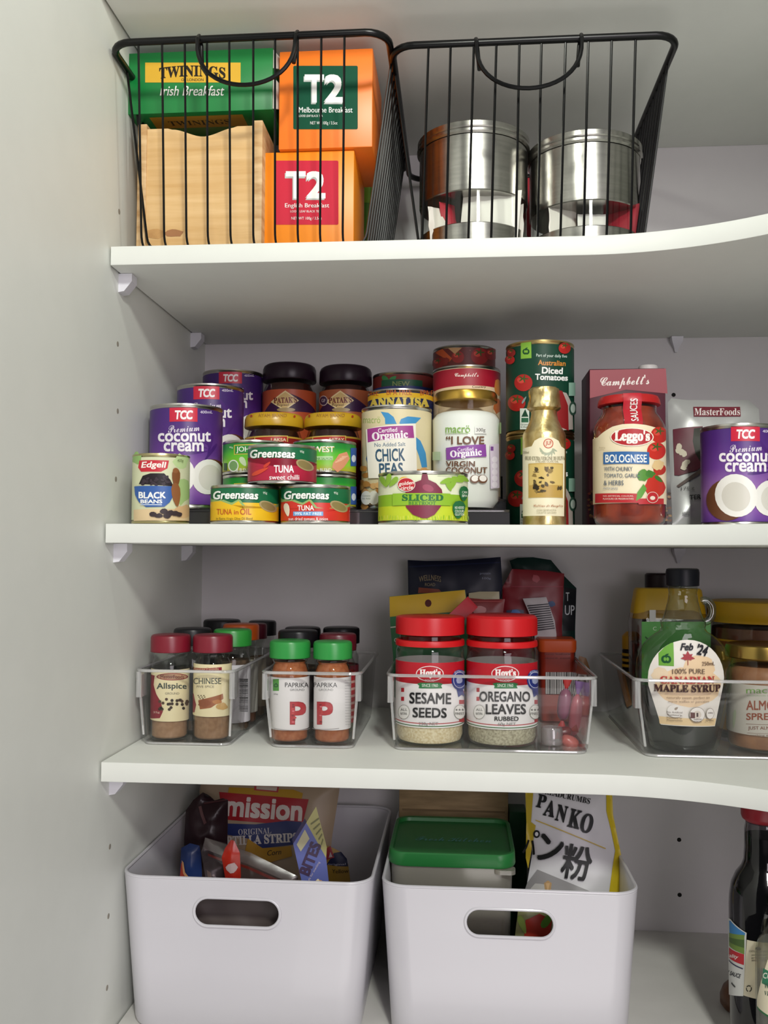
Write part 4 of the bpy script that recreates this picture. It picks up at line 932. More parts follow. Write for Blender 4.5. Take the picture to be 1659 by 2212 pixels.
t, L, *_ = paste('curry_paste_jar', 'dark-lidded curry paste jar with an orange label, left of the pair at the back', 568, 684, 779, .275, S3, '241522', PASTE, .021, patak(0, 0), .99, 'curry paste jars'); L.done('label', t)
t, L, *_ = paste('curry_paste_jar', 'dark-lidded curry paste jar with an orange label, right of the pair at the back', 690, 804, 784, .275, S3, '241522', PASTE, .021, patak(365, 20), .99, 'curry paste jars'); L.done('label', t)
def ayam(dx, k):
    def f(L, c, r, h):
        z = L.p(1020 + dx, 618)[1]; L.band(.006, z, '8a1a1c'); L.band(z - .002, z, 'c8a23a')
        L.poly([(890 + dx, 660), (890 + dx, 625), (1112 + dx, 618), (1112 + dx, 660)], 'd8c060').poly([(895 + dx, 660), (895 + dx, 632), (1106 + dx, 624), (1106 + dx, 660)], 'b8281c').text('LAKSA' if not k else 'SATAY', 1000 + dx, 634, 1100 + dx, 656, 'e8d8b0', .02)
    return f
for i, (u0, u1, dx, lab) in enumerate(((529, 657, 0, 'yellow-lidded dark paste jar behind the left lime green tins'), (657, 782, 385, 'yellow-lidded dark paste jar behind the right lime green tins'))):
    t, L, c, r, h = paste('spice_paste_jar', lab, u0, u1, 888, .197, S2, 'd0a524', PASTE2, .016, ayam(dx, i), .97, 'yellow-lidded paste jars'); L.done('label', t)
    L = Lab(Cyl(c, r), cC); L.text('AYAM BRAND', 915 + dx, 468, 1105 + dx, 492, 'b8862a', .012, arc=-.1).ell(870 + dx, 487, 7, 8, 'b03a20').ell(1155 + dx, 490, 7, 8, 'b03a20'); L.done('lid_print', t)

# big seasoning jars
def season(lab, u0, u1, vt, Y, fillm, fill, ox, draw):
    c, r, h = spot(u0, u1, vt, Y, BT + .0003); uc = (u0 + u1) / 2
    zs = lambda y: at(*cG(800, y), Y - r).z - c.z
    t = thing('seasoning_jar', lab, 'jar', c, 'big red-lidded seasoning jars')
    z3 = zs(655)
    MB().lathe([(0, 0), (r - .007, 0), (r - .003, .0015), (r - .0005, .007), (r - .0005, z3 - .006), (r - .002, z3 - .001), (r - .004, z3 + .001), (r - .0045, zs(590))], GLASS, c, 56).build('jar_body', t)
    MB().lathe([(0, .0015), (r - .008, .0015), (r - .004, .003), (r - .002, .008), (r - .002, fill), (r - .006, fill + .0008), (0, fill + .001)], fillm, c, 48).build('contents', t)
    MB().lathe([(r - .003, z3), (r, z3), (r + .0003, z3 + .003), (r - .0003, zs(618)), (r - .003, zs(615)), (r - .004, z3 + .001)], M('c8161c', .35), c, 56).build('tamper_ring', t)
    n = 120; z0, z1 = zs(583), zs(480); b = MB()
    rings = [[c + Vector((math.sin(2 * math.pi * k / n), -math.cos(2 * math.pi * k / n), 0)) * (rr - (.0006 if k % 2 and g else 0)) + Vector((0, 0, z)) for k in range(n)]
             for rr, z, g in ((r - .003, z0, 0), (r, z0 + .0005, 1), (r, z1, 1), (r - .0005, z1 + .002, 0), (r - .003, h, 0), (r - .006, h + .0003, 0))]
    b.loft(rings, M('c4161e', .35)); b.build('lid', t)
    L = Lab(Cyl(c, r - .0003), lambda x, y: cG(x + ox, y), rough=.4); za, zb_, zc = zs(1172), zs(890), zs(752)
    L.band(za, zc, 'ece9e8'); L.band(zb_ - .0, zc, 'b81626'); L.band(za + .0012, za + .0022, '2f6a34'); L.band(za + .004, za + .005, 'b84a50')
    for y in (918, 975, 1030, 1090): L.rect(218, y - 12, 237, y + 14, 'b4202c').rect(585, y + 8, 628, y + 34, 'b4202c')
    L.ell(400, 815, 88, 50, 'e8d8d6').ell(400, 815, 82, 45, 'b81626').text(serif("Hoyt's"), 335, 785, 468, 845, 'f4eae8', .03, 0).lines(((858, 'FOOD'),), 370, 430, 'e8d0d0', 14)
    L.poly([(320, 878), (345, 872), (455, 872), (482, 880), (470, 892), (478, 908), (330, 908), (334, 892)], '2c7a44').text('SINCE 1960', 350, 880, 450, 900, 'dfe8dc', .005)
    L.ell(586, 855, 50, 66, '2c3a86').ell(586, 855, 40, 52, 'c8cce2').ell(586, 855, 36, 48, '2c3a86').blob(586, 858, 22, 22, 'b0b8d8', 8).poly([(568, 915), (605, 915), (618, 965), (597, 950), (578, 965)], '2c3a86').text('AUSTRALIAN', 552, 800, 622, 816, 'd8dcec', .0, arc=.4)
    for x in (238, 586): L.ell(x, 1060, 36, 46, '9a9a90').ell(x, 1060, 33, 43, 'ebe9e4')
    L.lines(((1045, 'ALL'), (1070, 'NATURAL')), 218, 260, '4a4a44', 16).lines(((1045, '★★★'), (1070, 'FINEST')), 556, 612, '4a4a44', 16)
    draw(L); L.done('label', t); return t
SES = noisy('sesame_seeds', 'd9c294', 'f4e6c6', 420, .7, bump=.5); ORE = noisy('rubbed_oregano', '9c927a', 'cdc5ab', 420, .8, bump=.6)
def dr_s(L): L.text('SESAME', 274, 936, 532, 1008, '1b1b1d', .02, rot=1).text('SEEDS', 294, 1032, 504, 1096, '1b1b1d', .02, rot=1).text('230g NET', 332, 1124, 452, 1150, '8a8886', .005)
def dr_o(L): L.text('OREGANO', 240, 928, 554, 994, '1b1b1d', .02).text('LEAVES', 280, 1008, 528, 1074, '1b1b1d', .02).text('RUBBED', 334, 1088, 482, 1116, '1b1b1d', .015).text('60g NET', 355, 1126, 466, 1150, '8a8886', .005)
season('big seasoning jar of pale sesame seeds with a red lid', 855, 1003, 1335, .1245, SES, .030, 40, dr_s)
season('big seasoning jar of grey-green dried leaves with a red lid', 1008, 1160, 1333, .1255, ORE, .034, 522, dr_o)

# little things at the right of the wide tray
zz = at(1204, 1515, .2525).z; A, B = at(1167, 1520, .25), at(1243, 1400, .25)
t = thing('orange_tub', 'orange-lidded red tub with a white barcode label', 'tub', ((A.x + B.x) / 2, .272, BT)); cx = (A.x + B.x) / 2
MB().loft([rrect(cx, .272, B.x - A.x - .004, .038, .006, BT + .0003), rrect(cx, .272, B.x - A.x, .042, .007, at(1204, 1402, .25).z)], M('8e2a18', .35)).build('tub_body', t)
zl0, zl1 = at(1204, 1402, .25).z, at(1204, 1381, .25).z
MB().loft([rrect(cx, .272, B.x - A.x + .002, .045, .007, zl0 - .004), rrect(cx, .272, B.x - A.x + .004, .047, .008, zl0), rrect(cx, .272, B.x - A.x + .004, .047, .008, zl1 - .002), rrect(cx, .272, B.x - A.x, .043, .007, zl1)], M('c8501c', .4)).build('lid', t)
L = Lab(Flat((A.x, .2508, BT)), cG, .0006); L.barcode(1180, 805, 1375, 945, bg='cfc8c8', n=18).lines(((625, 'ingredients'), (645, 'nutrition'), (665, 'serving size'), (690, 'best before'), (715, 'store cool')), 1175, 1340, '5c1c12', 10, 0); L.done('label', t)
c, r, h = spot(1169, 1215, 1566, .118, BT + .0003, True)
t = thing('sprinkle_tub', 'tiny clear empty plastic tub at the front of the wide tray', 'tub', c)
MB().lathe([(0, 0), (r - .001, 0), (r, .001), (r, h - .002), (r - .001, h), (r - .002, h - .001), (r - .002, .0015), (0, .0015)], clear('frosted_tub', 'e6dfe2', .6, .12, .1, .12), c, 32).build('tub', t)
def wrapped(lab, P, a, L_, r, c1, c2, tw=True, tilt=0):
    """twist-wrapped sweet: a rounded middle and two fanned ends"""
    t = thing('wrapped_sweet', lab, 'sweet', P); d = Vector((math.cos(a), 0, math.sin(a))); d = (d + Vector((0, tilt, 0))).normalized(); x = Vector((0, 1, 0)); x = (x - d * x.dot(d)).normalized(); y = d.cross(x)
    prof = [(-1.0, .75), (-.8, .55), (-.62, .22), (-.5, .75), (-.3, 1), (0, 1.08), (.3, 1), (.5, .75), (.62, .22), (.8, .55), (1.0, .75)]; rings = []
    for q, s_ in prof:
        rings.append([Vector(P) + d * q * L_ / 2 + (x * math.cos(k * .5236) * (1 if abs(q) < .6 else .35) + y * math.sin(k * .5236)) * r * s_ * (1 + .08 * noise.noise(Vector((k, q * 4, a)))) for k in range(12)])
    b = MB(); b.loft(rings[2:9], M(c1, .3)); b.build('wrapper', t)
    e = MB(); e.loft(rings[:3], M(c2, .35)); e.build('twist_end', t); e = MB(); e.loft(rings[8:], M(c2, .35)); e.build('twist_end', t)
    return t
P = at(1226, 1520, .165)
def zAt(u, v, Y): return at(u, v, Y)
wrapped('red, white and blue wrapped sweet standing behind the tiny tub', at(1219, 1522, .17), 1.45, .058, .007, '8a4a66', 'c03a3a')
wrapped('striped wrapped sweet lying on the tray floor by the tiny tub', at(1231, 1602, .125), -.4, .032, .006, 'b8605a', 'b02c30')
wrapped('pink wrapped sweet leaning in the right corner of the wide tray', at(1243, 1545, .165), 1.45, .075, .0065, 'b85a68', '8a6aa0')
wrapped('dark red wrapped sweet under the striped one', at(1215, 1583, .15), .3, .034, .006, '6a1a20', '8a2a2c')
# packets behind the jars
def fzT(Y, u): return pix(Vector((at(u, 1400, Y).x, Y, BT + .0006)))[1]
def gp(u, Y): x, y = u, fzT(Y, u); return ((x - 780) * 2.9625, (y - 1180) * 2.9625)
def packet(name, lab, top, u0, u1, Yb, Yt, th_, col, crump=.002, rough=.4, grid=.006, k=.012):
    return soft(name, lab, 'packet', cG, [gp(u0, Yb), gp(u1, Yb)] + top, Yb, Yt, th_, M(col, rough) if isinstance(col, str) else col, crump, grid, None, 'packet', 60, k)
t, L = packet('snack_packet', 'navy pouch with a rounded brand arch, at the back of the wide tray', [(880, 420), (905, 250), (893, 68), (700, 84), (600, 92), (420, 94), (298, 88), (302, 300), (320, 420)], 888, 1078, .288, .3, .012, '12162c', .0015)
L.poly([(305, 128), (890, 100), (890, 108), (305, 136)], '1d2444').text('WELLNESS', 372, 196, 512, 232, '8a7a5a', .01, arc=.35).text('ROAD', 410, 236, 475, 256, '8a7a5a', .008).text('protein', 760, 168, 828, 186, '7a8098').text('100g', 775, 200, 830, 216, '7a8098').poly([(365, 300), (370, 264), (500, 276), (520, 300)], '8a3a1c'); L.done('print', t)
t, L = packet('snack_packet', 'beige-topped packet in front of the navy pouch', [(890, 420), (884, 290), (760, 290), (690, 300), (680, 420)], 1010, 1080, .262, .276, .006, 'b9b090', .001)
L.done('print', t) if L.mb.f else None
t, L = packet('snack_packet', 'small dull red sachet beside the yellow-topped packet', [(905, 460), (920, 338), (790, 340), (680, 330), (655, 470)], 1000, 1088, .238, .25, .008, '7c1a1c', .002)
L.blob(760, 410, 40, 30, 'b87a7a').rect(690, 350, 900, 358, '9a3a3a'); L.done('print', t)
t, L = packet('seasoning_packet', 'yellow and green hanging packet with a punched hole', [(690, 440), (666, 278), (180, 322), (188, 520), (205, 700)], 853, 1000, .19, .215, .006, '1c6a3a', .001)
L.poly([(184, 452), (680, 416), (664, 280), (182, 324)], 'c4a01c').ell(430, 366, 21, 24, '4a1414').poly([(188, 516), (640, 470), (640, 476), (188, 524)], 'd8d8c8').text('C', 212, 588, 236, 614, 'd0dcd0', .015, rot=-4); L.done('print', t)
t, L = packet('crisp_packet', 'crumpled dark green packet at the back of the wide tray', [(1370, 540), (1378, 268), (1300, 190), (1215, 88), (1100, 70), (1000, 74), (950, 92), (965, 140), (940, 230), (950, 420)], 1100, 1243, .315, .325, .014, '0f2a26', .006)
L.poly([(1290, 540), (1365, 540), (1376, 275), (1300, 262)], '14161c').text('T', 1306, 296, 1330, 350, 'c8ccd0', .012).text('UP', 1300, 378, 1365, 440, 'c8ccd0', .012); L.done('print', t)
t, L = packet('snack_packet', 'wine red packet in front of the crumpled dark green one', [(1285, 520), (1300, 175), (1180, 156), (965, 145), (960, 255), (905, 262), (905, 440)], 1092, 1222, .296, .308, .010, '7e0e1e', .003)
L.blob(1120, 205, 34, 22, 'a84a54', 9, .4).poly([(930, 410), (1000, 402), (1040, 410), (1040, 450), (930, 450)], '3a3f5a').blob(985, 425, 28, 20, '3f6aa8').blob(1215, 370, 25, 20, '2c4a7a').rect(960, 256, 1290, 262, '9a3040'); L.done('print', t)
t, L = packet('barcode_packet', 'clear folded packet with a black and white barcode', [(1250, 560), (1240, 480), (1185, 325), (1035, 335), (1080, 440), (1110, 570)], 1158, 1206, .2795, .288, .004, 'b4aeb0', .002)
for k in range(12): L.poly([(1062 + k * 6, 378 + k * 14), (1200 + k * 3.4, 366 + k * 14), (1202 + k * 3.4, 372 + k * 14), (1064 + k * 6, 386 + k * 14)], '2c2a30')
L.done('print', t)
A = at(*cG(610, 455), .168); B = at(*cG(715, 355), .175)
b = MB(); d = (B - A).normalized(); n_ = Vector((d.z, 0, -d.x)); hw = .0085
def slab(P, q): return [P + n_ * hw + Vector((0, q, 0)), P + n_ * hw - Vector((0, q, 0)), P - n_ * hw - Vector((0, q, 0)), P - n_ * hw + Vector((0, q, 0))]
A2 = A - d * .018
t = thing('bag_clip', 'red plastic bag clip sticking up behind the sesame jar', 'clip', A2)
b.loft([slab(A2, .003), slab(B - d * .004, .003), slab(B, .0018)], M('b4182a', .4)); b.build('clip_bar', t)
h_ = MB(); h_.loft([slab(A2 + d * .01 + Vector((0, .0045, 0)), .0012), slab(B - d * .006 + Vector((0, .0045, 0)), .0012)], M('8e1422', .4)); h_.build('clip_jaw', t)
t, L = packet('snack_packet', 'small amber packet in the far right corner of the wide tray', [(1470, 800), (1440, 715), (1395, 700), (1370, 830)], 1242, 1272, .30, .305, .006, '8a5a22', .001)

# right-hand tray: maple syrup
MAPLE_D = .115; c0 = at(1478, 1620, MAPLE_D); c = Vector((c0.x, MAPLE_D, BT + .0003))
t = thing('maple_syrup_bottle', 'flat round maple syrup bottle with a finger loop and black cap', 'bottle', c)
kf = depth(Vector((c0.x, MAPLE_D, c0.z))) / FPX
zv = lambda v: at(1478, v, MAPLE_D - .012).z
prof = [(1622, 66, .72), (1617, 72, .70), (1600, 76, .66), (1560, 84, .60), (1520, 92, .54), (1490, 99, .5), (1460, 102, .48), (1430, 100, .48), (1410, 94, .5), (1395, 85, .53), (1382, 73, .6), (1372, 60, .7), (1366, 50, .85), (1358, 46, .92), (1352, 47.5, .94), (1344, 47.5, 1), (1338, 43, 1), (1320, 37, 1), (1300, 32, 1), (1280, 29.5, 1), (1276, 31, 1), (1268, 31, 1)]
zb_ = zv(1622)
def er(hw, z, k, q=0): return [Vector((c.x + (hw * kf - q) * math.sin(a * math.pi / 24), c.y - (hw * kf * k - q) * math.cos(a * math.pi / 24), z)) for a in range(48)]
zz = lambda v: c.z + (zv(v) - zb_) * (zv(1228) - c.z) / (zv(1228) - zb_)
MB().loft([er(hw, zz(v), k) for v, hw, k in prof], clear('bottle_glass', 'e9efe8', .8, .05)).build('glass', t)
# what is left of the syrup
SYR = M('1d1214', .2)
MB().loft([er(hw, zz(v), k, .0028) for v, hw, k in ((1618, 68, .70), (1600, 74, .66), (1560, 83, .60), (1520, 91, .54), (1490, 97, .5), (1484, 98, .5))], clear('syrup', '2c2024', .4, .06, .05)).build('syrup', t)
b = MB(); n = 72
b.loft([[Vector((c.x + (rr * kf - (.0003 if k % 2 and i in (1, 2) else 0)) * math.sin(2 * math.pi * k / n), c.y - (rr * kf - (.0003 if k % 2 and i in (1, 2) else 0)) * math.cos(2 * math.pi * k / n), zz(v))) for k in range(n)] for i, (rr, v) in enumerate(((31, 1267), (34.5, 1266), (35.5, 1237), (34, 1230), (30, 1228), (6, 1228)))], M('10121a', .4)); b.build('cap', t)
lp = MB(); pth = []
for k in range(15):
    a = math.radians(112 - 202 * k / 14); pth.append(at(1522 + 17 * math.cos(a) , 1320 - 23 * math.sin(a), MAPLE_D))
lp.tube(pth, .0042, clear('loop_glass', 'dfe6de', .8, .10), 10); lp.build('finger_loop', t)
fy = c.y - 102 * kf * .5
class Ell(Flat):
    def map(s, x, t_, h):
        X = s.O.x + x - c.x; Z = s.O.z + t_; pr = [(zz(v), hw * kf, k) for v, hw, k in prof]
        for (z1, a1, k1), (z2, a2, k2) in zip(pr, pr[1:]):
            if z1 <= Z <= z2:
                f = (Z - z1) / (z2 - z1); A_, K = a1 + (a2 - a1) * f, k1 + (k2 - k1) * f
                return Vector((c.x + X, c.y - K * math.sqrt(max(A_ * A_ - X * X, 1e-6)) - h, Z))
        return Vector((c.x + X, fy - h, Z))
su = Ell((c.x, c.y - 102 * kf * .44, c.z)); su.dx = .004; su.dy = .004
L = Lab(su, cH, .0006, .00008)
arch = [(830 + 365 * math.cos(math.radians(a)), 1175 - 370 * math.sin(math.radians(a))) for a in range(0, 181, 10)]
L.poly([(570, 1620), (1088, 1636), (1172, 1250)] + [(x - 12, y) for x, y in arch] + [(458, 1250)], 'e8e2da')
L.blob(830, 1250, 320, 190, 'e9cba4', 24, .05).blob(930, 1060, 150, 110, 'e9cba4', 20, .1).blob(560, 1150, 80, 80, 'e8d2b4').poly([(560, 1612), (1085, 1628), (1100, 1560), (550, 1540)], 'e5c898')
L.poly([(548, 1052), (686, 1056), (686, 832), (660, 838), (600, 880), (548, 935)], '6aa637').apple(616, 992, 44, '16502c', '6aa637')
for a_, l_, w_ in ((-90, 64, 17), (-35, 58, 15), (-145, 58, 15), (8, 70, 15), (172, 70, 15), (38, 44, 12), (142, 44, 12)):
    ca, sa = math.cos(math.radians(a_)), math.sin(math.radians(a_))
    L.poly([(816 + x * ca - y * sa, 972 + x * sa + y * ca) for x, y in ((-8, -w_ * .5), (l_ * .5, -w_), (l_, 0), (l_ * .5, w_), (-8, w_ * .5))], 'a3202c')
L.rect(813, 975, 819, 1044, 'a3202c')
L.text('Feb', 745, 836, 870, 905, '1c1c24', .03, .3).text("'24", 905, 850, 1015, 955, '1c1c24', .03, .3, rot=12)
L.text('250mL', 950, 1012, 1080, 1048, '5a3c2c', .01).text('100% PURE', 668, 1082, 978, 1130, '6a5240', .01, arc=.12)
L.text(serif('CANADIAN'), 556, 1150, 1076, 1222, 'b83430', .015).text(serif('MAPLE SYRUP'), 500, 1230, 1138, 1302, '4a2c2c', .02)
L.rect(600, 1314, 1040, 1320, 'a88a78').text('naturally sweet, perfect on', 616, 1340, 1024, 1372, '8a6a50', .0).text('warm waffles or pancakes', 628, 1376, 1018, 1406, '8a6a50', .0)
L.ell(695, 1480, 75, 60, 'e9e4de').leaf(702, 1455, 40, 22, -40, '9a8a7a').lines(((1492, 'No Artificial'), (1518, 'Colours,'), (1545, 'Flavours or'), (1568, 'Preservatives')), 618, 758, '5a4438', 18, 0)
L.ell(898, 1512, 76, 72, '8a7a70').ell(898, 1512, 72, 68, 'ece6e0').ell(898, 1512, 40, 38, 'd8ccc0').poly([(832, 1545), (876, 1545), (876, 1492), (832, 1488)], '5a2a26').text('1', 890, 1494, 908, 1532, '4a3430', .02).lines(((1556, 'TEASPOON'), (1578, 'SERVE')), 860, 940, '5a4438', 14, 0)
L.ell(1026, 1505, 42, 52, '8a7a70').ell(1026, 1505, 38, 48, 'ece6e0').text('348kJ', 1000, 1490, 1054, 1510, '4a3430', .01).text('Per 100mL', 980, 1562, 1064, 1580, '5a4438'); L.done('label', t)

# squeeze bottle with a yellow lid and green label
A, B = at(1368, 1332, .20), at(1535, 1332, .20); cx = (A.x + B.x) / 2; wd = (B.x - A.x); yc = .222
t = thing('honey_bottle', 'clear squeeze bottle with a yellow flip lid and green label', 'bottle', (cx, yc, BT)); zv = lambda v: at(1450, v, .20).z
MB().loft([rrect(cx, yc, w_ * wd, .048 * w_ , .014, z) for w_, z in ((.9, BT + .0003), (1, BT + .004), (1, zv(1345)), (.96, zv(1328)), (.8, zv(1312)), (.72, zv(1306)))], clear('squeeze_plastic', 'e6e0dc', .6, .08)).build('bottle_body', t)
MB().loft([rrect(cx, yc, w_ * wd - .004, .048 * w_ - .004, .012, z) for w_, z in ((.9, BT + .003), (1, BT + .006), (1, zv(1392)))], M('2c1712', .3)).build('honey', t)
MB().loft([rrect(cx, yc, wd * w_, .044 * w_, .012, zv(v)) for w_, v in ((.96, 1338), (.94, 1318), (.86, 1276), (.82, 1272))], M('b9930f', .45)).build('flip_lid', t)
L = Lab(Flat((cx - wd / 2, .1975, BT)), cH, .0004); L.rect(380, 632, 1040, 1200, '5aac4e').text('C  L', 488, 680, 580, 716, 'd8ecd0', .01).rect(455, 520, 515, 628, 'd9d6d8').poly([(415, 770), (440, 790), (430, 800), (412, 785)], '2a5a2c'); L.done('label', t)
c, r, h = spot(1394, 1470, 1239, .288, BT + .0003)
t = thing('sauce_bottle', 'tall bottle with a dark brown cap behind the squeeze bottle', 'bottle', c); zs = lambda v: at(1420, v, .288 - r).z - c.z
MB().lathe([(0, 0), (r, .001), (r + .003, .004), (r + .003, zs(1300)), (r - .004, zs(1274))], M('3c211c', .3), c, 40).build('body', t)
MB().lathe([(0, zs(1273)), (r, zs(1273)), (r, h - .002), (r - .002, h), (0, h)], M('1f1216', .4), c, 40).build('cap', t)
# mustard with stripes at the left of the tray
c, r, h = spot(1344, 1384, 1366, .26, BT + .0003)
t = thing('mustard_jar', 'small black jar with a mustard yellow lid and stripes', 'jar', c); zs = lambda v: at(1364, v, .26 - r).z - c.z
MB().lathe([(0, 0), (r, .001), (r, zs(1406)), (r - .002, zs(1402))], M('15120f', .35), c, 32).build('glass', t)
MB().lathe([(0, zs(1403)), (r, zs(1403)), (r, h - .005), (r - .005, h), (0, h)], M('a87c14', .4), c, 32).build('lid', t)
L = Lab(Cyl(c, r), PX)
for v in (1412, 1424, 1436, 1452): L.band(zs(v + 6), zs(v), 'b48a1c')
L.done('label', t)
# peanut butter and almond spread
c, r, h = spot(1533, 1763, 1303, .215, BT + .0003)
t = thing('peanut_butter_jar', 'wide brown spread jar with a yellow screw lid', 'jar', c); zs = lambda v: at(1600, v, .215 - r * .9).z - c.z
MB().lathe([(0, 0), (r - .006, 0), (r - .003, .004), (r - .003, zs(1385)), (r - .004, zs(1362)), (r - .006, zs(1350))], GLASS, c, 64).build('glass', t)
MB().lathe([(0, .002), (r - .006, .003), (r - .0045, .006), (r - .0045, zs(1386)), (r - .0055, zs(1362)), (0, zs(1360))], noisy('brown_spread', '5a3018', '6e4022', 40, .5), c, 48).build('spread', t)
n = 140; b = MB()
b.loft([[c + Vector((math.sin(2 * math.pi * k / n), -math.cos(2 * math.pi * k / n), 0)) * (rr - (.0006 if k % 2 and g else 0)) + Vector((0, 0, z)) for k in range(n)] for rr, z, g in ((r - .004, zs(1350), 0), (r - .001, zs(1349), 0), (r - .001, zs(1342), 0), (r, zs(1340), 1), (r, zs(1312), 1), (r - .002, h - .001, 0), (r - .005, h, 0))], M('b28c10', .45)); b.build('lid', t)
L = Lab(Cyl(c, r - .0028), PX); L.band(.006, zs(1386), 'b88a1a'); L.band(zs(1402), zs(1390), '7a3a14'); L.done('label', t)
c, r, h = spot(1571, 1731, 1398, .125, BT + .0003)
t = thing('almond_spread_jar', 'almond spread jar with a gold lid and grey-white label', 'jar', c); zs = lambda v: at(1640, v, .125 - r).z - c.z
MB().lathe([(0, 0), (r - .007, 0), (r - .003, .002), (r - .001, .008), (r - .001, zs(1465)), (r - .003, zs(1452)), (r - .006, zs(1440)), (r - .0065, zs(1424))], GLASS, c, 56).build('glass', t)
MB().lathe([(0, .002), (r - .008, .002), (r - .0035, .004), (r - .0025, .009), (r - .0025, zs(1466)), (r - .0045, zs(1453)), (r - .0075, zs(1446)), (0, zs(1446))], noisy('almond_paste', '8a5c3e', 'a2714e', 60, .5), c, 48).build('spread', t)
MB().lathe([(0, zs(1428)), (r - .001, zs(1428)), (r, zs(1426)), (r, zs(1408)), (r - .001, h - .001), (r - .003, h), (r - .005, h - .0012), (0, h - .0012)], M('b79a52', .28, 1), c, 56).build('lid', t)
L = Lab(Cyl(c, r - .0008), cH); L.band(zs(1592), zs(1482), 'bcb7ac'); L.text('macrö', 1380, 1262, 1700, 1318, '6f9a4a', .008).text('wholefoods market', 1385, 1330, 1690, 1346, '8aa07a', 0).text('ALMOND', 1382, 1385, 1800, 1478, '8a4226', .02).text('SPREAD', 1382, 1505, 1740, 1572, '8a4226', .02)
L.rect(1380, 1606, 1760, 1610, '8a6a5a').text('JUST ALMONDS', 1400, 1632, 1740, 1672, '7a4a36', .008).rect(1390, 1692, 1760, 1695, '8a6a5a').text('nothing else', 1420, 1708, 1640, 1732, '7a5a4a', 0).leaf(1270, 1560, 180, 30, 95, 'a9b394'); L.done('label', t)
# ---------------------------------------------------------------- bottom: white bins and what is in them
BIN = M('c8c6cc', .3, 0, .15)
zrim = ZO - .3265
def bin_(lab, X0, X1, x0, x1, yf, yr, slot):
    cx, cyy = (X0 + X1) / 2, (yf + yr) / 2; W, D = X1 - X0, yr - yf; w_ = x1 - x0; d = D - .012; cb = (x0 + x1) / 2; th_ = .0028
    t = thing('storage_bin', lab, 'storage bin', (cx, cyy, 0), 'white storage bins')
    def ring(q, ins, z): 
        return rrect(cb + (cx - cb) * q, cyy, w_ + (W - w_) * q - 2 * ins, d + (D - d) * q - 2 * ins, .026 - ins * .8, z, 10)
    z0 = .0005; H = zrim
    m = MB(); m.loft([ring(0, .006, z0), ring(0, .001, z0 + .0015), ring(.03, 0, .006)] + [ring(k / 6, 0, H * k / 6) for k in range(1, 6)] + [ring(1, 0, H - .0015), ring(1, th_ * .25, H - .0003), ring(1, th_ * .75, H - .0003), ring(1, th_, H - .0015)]
                     + [ring(k / 6, th_, H * k / 6) for k in range(5, 0, -1)] + [ring(.03, th_, .006), ring(0, .008, z0 + .003)], BIN)
    body = m.build('bin_body', t)
    cut = MB(); (u0, v0, u1, v1) = slot; A, B = at(u0, v1, yf), at(u1, v0, yf); hh = (B.z - A.z) / 2; zc_ = (A.z + B.z) / 2; n = 14; pr = []
    for k in range(n + 1): a = math.pi / 2 - math.pi * k / n; pr.append((B.x - hh + hh * math.cos(a), zc_ + hh * math.sin(a)))
    for k in range(n + 1): a = -math.pi / 2 - math.pi * k / n; pr.append((A.x + hh + hh * math.cos(a), zc_ + hh * math.sin(a)))
    cut.loft([[Vector((x, y, z)) for x, z in pr] for y in (yf - .03, yf + .04)], BIN); co = cut.build('slot_cutter', loc=(0, 0, 0))
    bmx = bmesh.new(); bmx.from_mesh(co.data); bmesh.ops.recalc_face_normals(bmx, faces=bmx.faces); bmx.to_mesh(co.data); bmx.free()
    bmx = bmesh.new(); bmx.from_mesh(body.data); bmesh.ops.recalc_face_normals(bmx, faces=bmx.faces); bmx.to_mesh(body.data); bmx.free()
    bpy.context.view_layer.update()
    md = body.modifiers.new('slot', 'BOOLEAN'); md.object = co; md.operation = 'DIFFERENCE'; md.solver = 'EXACT'
    dg = bpy.context.evaluated_depsgraph_get(); me = bpy.data.meshes.new_from_object(body.evaluated_get(dg)); body.modifiers.clear(); body.data = me
    me.polygons.foreach_set('use_smooth', [True] * len(me.polygons)); me.set_sharp_from_angle(angle=math.radians(32)); bpy.data.objects.remove(co)
    rm = MB(); q = zc_ / H; ys = yf + .006 * (1 - q)
    rm.tube([Vector((x, ys - .0002, z)) for x, z in pr], .0016, BIN, 8, True); rm.build('handle_lip', t)
    rr = MB(); rr.tube(ring(1, th_ / 2, H), th_ / 2 + .0004, BIN, 8, True); rr.build('rim', t)
    return t
X0, X1 = at(253, 1890, .045).x, at(803, 1915, .045).x; X0 = max(X0, XL + .0025)
bl = lambda u: at(u, 2205, .051).x
bin_('white storage bin on the left with bags and packets inside', X0, X1, bl(277), bl(776), .045, .328, (418, 1945, 605, 2000))
X2, X3 = at(819, 1918, .043).x, at(1387, 1936, .043).x
bin_('white storage bin on the right with a green-lidded container inside', X2 + .001, X3, bl(843), bl(1362), .043, .328, (1005, 1969, 1198, 2022))
BF = .0045
def gf(cr_, u, Y):
    v = pix(Vector((at(u, 2000, Y).x, Y, BF)))[1]
    return (u, v)
def inbin(name, lab, cat, top, u0, u1, Yb, Yt, th_, mat, crump=.003, grid=.008, k=.02, part='packet', scale=45):
    return soft(name, lab, cat, PX, [gf(PX, u0, Yb), gf(PX, u1, Yb)] + top, Yb, Yt, th_, mat, crump, grid, None, part, scale, k)
PN = lambda pts: [cN(*p) for p in pts]
